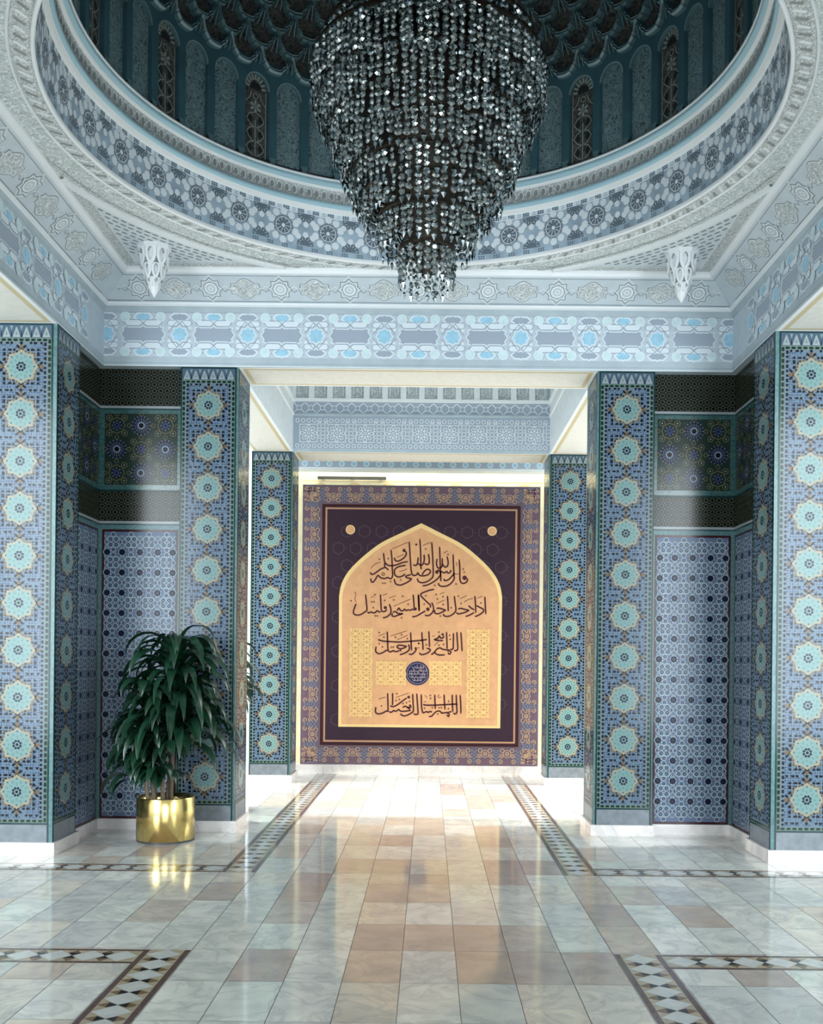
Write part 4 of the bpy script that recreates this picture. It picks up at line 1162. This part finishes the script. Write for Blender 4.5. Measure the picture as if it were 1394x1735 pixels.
INK['3'] = """m -452,1951 -447,1833 -442,1734 -439,1695 -466,1689 -510,1660 -560,1644 -594,1659 -609,1688 -602,1743
m -579,1839 -522,1820 -448,1813 -290,1807 -167,1816 -68,1825 27,1835 94,1846
m -439,1685 -417,1672 -387,1676 -368,1688 -343,1676 -313,1679 -284,1692
b -269,1692 14
m -319,1741 -294,1763 -240,1759 -191,1747 -220,1727 -264,1715 -304,1726 -319,1745
m -161,1777 -146,1737 -156,1693 -205,1658 -278,1630
m -131,1945 -125,1821 -116,1688
b -60,1723 17
m -47,1719 -72,1674 -111,1641 -153,1644
t -43,1728 -3,1733
t -414,1883 -316,1918 -178,1964
t -320,1839 -241,1870 -163,1905
t -572,1886 -474,1926
d -563,1935
d -498,1872
d -393,1735
d -367,1737
d -340,1873
d -177,1855
d -256,1909
b -516,1738 11
d -561,1782
d -19,1790
m 22,1951 28,1848 36,1794 42,1700
m 91,1723 130,1716 140,1696 111,1666 57,1642 13,1639 -8,1665
m 118,1962 124,1863 130,1740
b 308,1917 18
m 326,1900 311,1870 282,1868 262,1895 242,1865 198,1845 242,1835 319,1833
t 252,1820 223,1791 194,1761
m 151,1647 170,1647 200,1677 234,1717 273,1732 313,1713 367,1706 407,1704
m 195,1677 225,1648 269,1635 343,1638
b 387,1699 19
m 407,1699 423,1674 402,1648 382,1671
m 360,1955 366,1841 372,1713
m 456,1941 455,1818 451,1724 411,1713
m 503,1956 509,1843 517,1725 490,1696 468,1704
m 557,1954 568,1819 577,1686
d 85,1774
d 322,1782
d 258,1769
d -19,1790
t 161,1889 202,1900
d 256,1949
d 404,1906
d 412,1852"""
INK['4'] = """m -438,1107 -434,984 -431,865 -453,859 -502,832 -551,819 -590,828 -604,864 -596,913
t -558,1017 -528,1032 -455,1050
b -522,929 11
m -418,856 -398,843 -374,849 -354,866 -329,856 -305,867 -285,882 -260,861 -216,857 -167,863 -115,874
m -231,907 -197,927 -157,908 -127,886
b -128,938 17
m -103,918 -177,907
b -149,1053 21
m -173,1041 -232,1001 -281,961 -330,931 -369,919 -400,935
m -371,1108 -368,1034 -370,935
t -331,1042 -248,1074 -140,1113
m -95,1101 -89,987 -83,869 -107,839 -156,809 -205,795 -245,807 -256,828
m -39,1106 -30,988 -19,845 -28,819 -58,816 -79,830
d -312,1098
d -321,1005
d -277,1020
d -227,966
d -178,977
d -138,994
m 23,1097 27,964 35,880 51,842 70,846 100,856 124,846 144,859 174,851
m 49,954 94,945 202,946 350,955 449,961 525,964
t 54,984 98,999
t 68,1083 108,1044
m 208,1094 212,990 218,892
m 336,1095 342,992 351,883
m 447,1096 451,968 457,850
m 502,1097 508,969 514,855 490,830 464,840
m 556,1093 565,969 569,831
m 130,790 165,793 204,833 238,862 282,863 307,839 351,844 401,849 440,865
b 307,841 14
b 391,842 18
m 411,835 401,794 375,815
t 295,1060 270,1050 250,1070 275,1095
d 147,1079
d 152,1039
d 70,903
d 178,911
d 267,910
d 301,912
d 253,826
d 398,899
d 399,1000"""

for key in ('1', '2', '3', '4'):
    b = PB(bm)
    for ln in INK[key].strip().split('\n'):
        ty, *pts = ln.split()
        q = [tuple(float(c) / 1000 for c in p.split(',')) for p in pts]
        if ty in ('m', 't'):
            b.ribbon(cat(q, 4), .0215 if ty == 'm' else .011, 'cloth_ink' if ty == 'm' else 'cloth_ink_thin', 10 if ty == 'm' else 9, taper=True)
        elif ty == 'b': b.ngon(q[0][0], q[0][1], q[1][0], 'cloth_ink', 11, 10); 
        elif ty == 'r': b.ring(q[0][0], q[0][1], q[1][0], .010, 'cloth_ink', 11, 10)
        else: b.ngon(q[0][0], q[0][1], .0165, 'cloth_ink_thin', 9, 4, 0)
    obj('inscription', b, BN)
b = PB(bm); mc = (-.033, 1.379)
b.ngon(*mc, .165, 'seal_blue', 11, 32); b.ring(*mc, .142, .006, 'seal_line', 12, 32)
rs = random.Random(5)
for yy, hwid in ((.085, .075), (.042, .11), (0, .125), (-.045, .11), (-.088, .07)):
    x = -hwid
    while x < hwid - .02:
        l_ = rs.uniform(.03, .06)
        b.ribbon(cat([(mc[0] + x, mc[1] + yy + rs.uniform(-.012, .012)), (mc[0] + x + l_ * .5, mc[1] + yy - .014), (mc[0] + x + l_, mc[1] + yy + rs.uniform(-.006, .02))], 4), .009, 'seal_line', 12, taper=True)
        if rs.random() < .7: b.ribbon([(mc[0] + x + l_ * .6, mc[1] + yy - .01), (mc[0] + x + l_ * .62, mc[1] + yy + .034)], .008, 'seal_line', 12)
        x += l_ * .8
obj('seal', b, BN)

# ------------------------------------------------------------------ crystal chandelier
CX, CY = 0.085, 6.35
CH = thing('crystal_chandelier', 'huge tiered smoked-crystal chandelier hanging from the blue dome', 'chandelier', (CX, CY, 3.85))
TIERS = [(.172, 4.14, 3.90, 20), (.300, 4.34, 4.12, 36), (.405, 4.47, 4.30, 48), (.480, 4.60, 4.42, 56), (.550, 4.76, 4.56, 66),
         (.600, 4.92, 4.70, 70), (.670, 5.10, 4.86, 78), (.730, 5.28, 5.00, 92), (.670, 5.42, 5.25, 86), (.57, 5.54, 5.39, 74), (.46, 5.68, 5.51, 60), (.36, 5.88, 5.65, 46), (.26, 6.25, 5.84, 32)]
rc = random.Random(21)
def bead(pb, c, ca, sa, w, h, d):
    """faceted octagon crystal facing outward"""
    tw = rc.uniform(-.7, .7); tl = rc.uniform(-.3, .2)
    n = Vector((ca * math.cos(tw) - sa * math.sin(tw), sa * math.cos(tw) + ca * math.sin(tw), tl)).normalized()
    t = Vector((-n.y, n.x, 0)).normalized(); u = n.cross(t); u = -u if u.z < 0 else u
    c = Vector(c)
    w *= 1.08; h *= 1.05
    rim = [c + t * (w * math.cos(PI / 8 + PI / 4 * i)) + u * (h * math.sin(PI / 8 + PI / 4 * i)) for i in range(8)]
    k = .5
    fr = [c + n * d + t * (k * w * math.cos(PI / 8 + PI / 4 * i)) + u * (k * h * math.sin(PI / 8 + PI / 4 * i)) for i in range(8)]
    for i in range(8):
        j = (i + 1) % 8; pb.face([rim[i], rim[j], fr[j], fr[i]], 'smoked_crystal')
        if i % 2 == 0: pb.face([rim[i], c - n * d, rim[j]], 'smoked_crystal')
        else: pb.face([rim[i], c - n * d, rim[j]], 'smoked_crystal')
    pb.face(fr, 'smoked_crystal')
strands = []
for r, zt, zb, n in TIERS:
    for i in range(n):
        a = 2 * PI * (i + rc.uniform(-.15, .15)) / n
        j = rc.uniform(-.018, .018); strands.append((r + rc.uniform(-.012, .006), zt, zb + j, a))
def strand(pb, r, zt, zb, a):
    ca, sa = math.cos(a), math.sin(a); x, y = CX + r * ca, CY + r * sa
    m = max(3, round((zt - zb) / .044)); st = (zt - zb) / m; ph = st * .25 * (1 if int(a * 1000) % 2 else -1)
    for k in range(m - 1): bead(pb, (x, y, zt - st * (k + .5) + ph), ca, sa, .0245, st * .49, .012)
    # pendant drop
    c = Vector((x, y, zb + st * .5)); t = Vector((-sa, ca, 0)); n = Vector((ca, sa, 0))
    eq = [c + t * .018, c + n * .011, c - t * .018, c - n * .011]
    top = c + Vector((0, 0, st * .45)); bot = c - Vector((0, 0, st * .85))
    for i in range(4):
        j = (i + 1) % 4; pb.face([eq[i], eq[j], top], 'smoked_crystal'); pb.face([eq[j], eq[i], bot], 'smoked_crystal')
def front(s_): return math.cos(s_[3] + PI / 2) * s_[0] - .25 * abs(s_[1] - 4.9)
strands.sort(key=lambda s_: -front(s_))
for s_ in strands[:100]:
    b = PB(); strand(b, *s_); obj('crystal_strand', b, CH)
b = PB()
for s_ in strands[100:]: strand(b, *s_)
obj('crystal_strands', b, CH, kind='stuff')
for r, zt, zb, n in TIERS:
    b = PB(); b.lathe([(r - .012, zt), (r + .008, zt), (r + .010, zt + .014), (r - .012, zt + .014), (r - .012, zt)], 'bronze', (CX, CY), 48, False)
    for k in range(8):
        a = 2 * PI * k / 8 + .2; c, s_ = math.cos(a), math.sin(a)
        b.tube([(CX + .04 * c, CY + .04 * s_, zt + .03), (CX + r * c, CY + r * s_, zt + .007)], .007, 'bronze', 5)
    obj('tier_ring', b, CH)
b = PB()
for (r, zt, zb, n), (r2, zt2, zb2, n2) in zip(TIERS[:-1], TIERS[1:]):
    for k in range(10):
        a = 2 * PI * k / 10; c, s_ = math.cos(a), math.sin(a)
        b.tube([(CX + (r - .03) * c, CY + (r - .03) * s_, zt), (CX + (r2 - .05) * c, CY + (r2 - .05) * s_, zt2)], .006, 'bronze', 5)
b.lathe([(.03, 3.98), (.10, 4.15), (.20, 4.40), (.30, 4.65), (.42, 4.95), (.50, 5.20), (.40, 5.42), (.26, 5.65), (.14, 6.0), (.05, 6.3)], 'bronze', (CX, CY), 24, False)
obj('frame', b, CH)
b = PB(); b.tube([(CX, CY, 3.98), (CX, CY, 8.30)], .03, 'bronze', 10); b.lathe([(.001, 8.18), (.16, 8.22), (.18, 8.30)], 'bronze', (CX, CY), 24); obj('hanging_rod', b, CH)

# ------------------------------------------------------------------ white stalactite pendants at the ceiling corners
def pendant(x, y, label):
    zt = ZC
    t = thing('plaster_pendant', label, 'pendant', (x, y, zt), 'white plaster pendants')
    b = PB(); n = 8
    def oct_(r, z, rot=PI / 8): return [(x + r * math.cos(rot + 2 * PI * i / n), y + r * math.sin(rot + 2 * PI * i / n), z) for i in range(n)]
    b.grid([oct_(.135, zt), oct_(.135, zt - .03), oct_(.115, zt - .035)], 'plaster_white', False, True); b.face(oct_(.114, zt - .034), 'plaster_white'); obj('canopy', b, t)
    z = zt - .03
    for lv, (r0, r1, h) in enumerate(((.128, .112, .15), (.100, .078, .12), (.066, .046, .09))):
        b = PB(); m = 8 if lv < 2 else 6
        for k in range(m):
            a = 2 * PI * (k + .5 * (lv % 2)) / m; ca, sa = math.cos(a), math.sin(a); tw = PI / m * .96
            def P(u, v, d=0.0):   # u -1..1 across, v 0..1 down
                rr = r0 + (r1 - r0) * v - d; aa = a + u * tw
                return (x + rr * math.cos(aa), y + rr * math.sin(aa), z - h * v)
            outer = [(-1, 0), (-1, .55), (-.72, .8), (0, 1.08), (.72, .8), (1, .55), (1, 0)]
            inner = [(-.5, .30), (-.5, .52), (-.36, .66), (0, .84), (.36, .66), (.5, .52), (.5, .30)]
            top_o = [(-1, 0), (0, 0), (1, 0)]; 
            for i in range(6):
                b.face([P(*outer[i]), P(*outer[i + 1]), P(*inner[i + 1]), P(*inner[i])], 'plaster_white')
                b.face([P(*inner[i]), P(*inner[i + 1]), P(*inner[i + 1], .018), P(*inner[i], .018)], 'plaster_white')
            ti = [(-.5, .30), (-.3, .14), (0, .06), (.3, .14), (.5, .30)]
            b.face([P(-1, 0), P(-.5, .30), P(-.3, .14), P(0, .06), P(0, 0)], 'plaster_white'); b.face([P(1, 0), P(0, 0), P(0, .06), P(.3, .14), P(.5, .30)], 'plaster_white')
            b.face([P(*q_, .02) for q_ in inner + ti[::-1]], 'plaster_pale')
        obj('arcade_tier', b, t); z -= h * .86
    b = PB(); b.grid([oct_(.050, z + .04), oct_(.046, z), oct_(.022, z - .045), oct_(.004, z - .075)], 'plaster_white', False, True); obj('tip', b, t)
pendant(-2.18, 8.30, 'white stalactite pendant hanging from the left ceiling corner')
pendant(2.18, 8.30, 'white stalactite pendant hanging from the right ceiling corner')

# ------------------------------------------------------------------ potted dracaenas
def leaf(pb, base, az, L, wd, el, droop, mat, twist=0.0, ymax=99):
    """strap leaf: leaves at elevation el, arches over and hangs"""
    n = 10; p = Vector(base); e = el; st = L / n; rows = []
    dz = Vector((math.cos(az), math.sin(az), 0)); sd = Vector((-math.sin(az), math.cos(az), 0))
    for i in range(n + 1):
        t = i / n; k = max(.002, wd * min(1, .35 + 2.6 * t) * (1 - max(0, (t - .55) / .45) ** 1.8))
        d = dz * math.cos(e) + Vector((0, 0, math.sin(e))); nn = sd.cross(d)
        s2 = sd * math.cos(twist * t) + nn * math.sin(twist * t)
        rows.append([p + s2 * k, p + nn * (k * .25), p - s2 * k])
        e = max(-1.5, el - droop * min(1, t * 1.25)); p = p + d * st; p.y = min(p.y, ymax + .01 * math.sin(7 * az))
    pb.grid(rows, mat, True)
def crown(pb, tip, n, L, seed, wd, low, a0=None, ymax=99):
    r = random.Random(seed)
    for i in range(n):
        f = i / n; az = i * 2.39996 + r.uniform(-.35, .35)
        if a0 is not None: az = a0 + r.uniform(-1.5, 1.5)
        el = 1.25 - .75 * f + r.uniform(-.2, .2)
        base = Vector(tip) + Vector((math.cos(az) * .02, math.sin(az) * .02, .04 - low * f))
        leaf(pb, base, az, L * r.uniform(.7, 1.12) * (.8 + .2 * f), wd * r.uniform(.8, 1.15), el, el + 1.25 + r.uniform(0, .35), 'leaf', r.uniform(-.7, .7), ymax)
def plant(x, y, label, canes, ymax=99):
    t = thing('potted_dracaena', label, 'potted plant', (x, y, 0))
    R, H = .245, .375
    b = PB(); b.lathe([(.001, .012), (R - .012, .012), (R, .02), (R, H - .004), (R - .003, H), (R - .012, H), (R - .014, H - .07)], 'brass', (x, y), 72); b.lathe([(R - .004, 0.0), (R - .004, .02)], 'dark_metal', (x, y), 48); obj('pot', b, t)
    b = PB(); b.lathe([(R - .012, H - .055), (.12, H - .045), (.001, H - .04)], 'soil', (x, y), 36); obj('soil', b, t)
    for (dx, dy, z, lean, n, L, seed, low, wd, a0) in canes:
        tip = (x + dx + lean[0], y + dy + lean[1], z)
        b = PB(); b.tube([(x + dx, y + dy, H - .06), (x + dx + lean[0] * .4, y + dy + lean[1] * .4, H + (z - H) * .5), tip], [.019, .018, .016], 'cane', 10)
        obj('cane', b, t)
        b = PB(); crown(b, tip, n, L, seed, wd, low, a0, ymax)
        r = random.Random(seed + 50)
        for k in range(6): leaf(b, (tip[0], tip[1], tip[2] - .02), r.uniform(0, 6.28), .17 + .06 * r.random(), .022, 1.5, .35, 'leaf_fresh' if k < 3 else 'leaf', 0)
        obj('leaf_crown', b, t)
plant(-2.11, 8.575, 'tall drooping dracaena in a shiny brass pot before the left niche',
      [(.04, .0, 1.58, (.04, .0), 130, .70, 1, .85, .040, None), (-.08, -.04, 1.22, (-.05, -.03), 50, .52, 2, .40, .040, None), (-.07, -.10, .94, (-.07, -.04), 40, .42, 3, .30, .036, None), (-.11, -.13, .68, (-.06, -.04), 36, .40, 8, .22, .036, 4.5), (.0, -.10, .80, (.0, -.05), 34, .42, 7, .30, .036, -1.6), (.0, .04, 1.42, (.12, .0), 46, .62, 4, .5, .038, None)], 8.94)
plant(-2.12, 10.35, 'second dracaena behind the left pillar, only leaf tips showing',
      [(.05, .0, 1.50, (.10, .0), 60, .60, 5, .4, .034, None), (.05, -.05, 1.15, (.06, -.03), 30, .5, 6, .3, .034, None)])
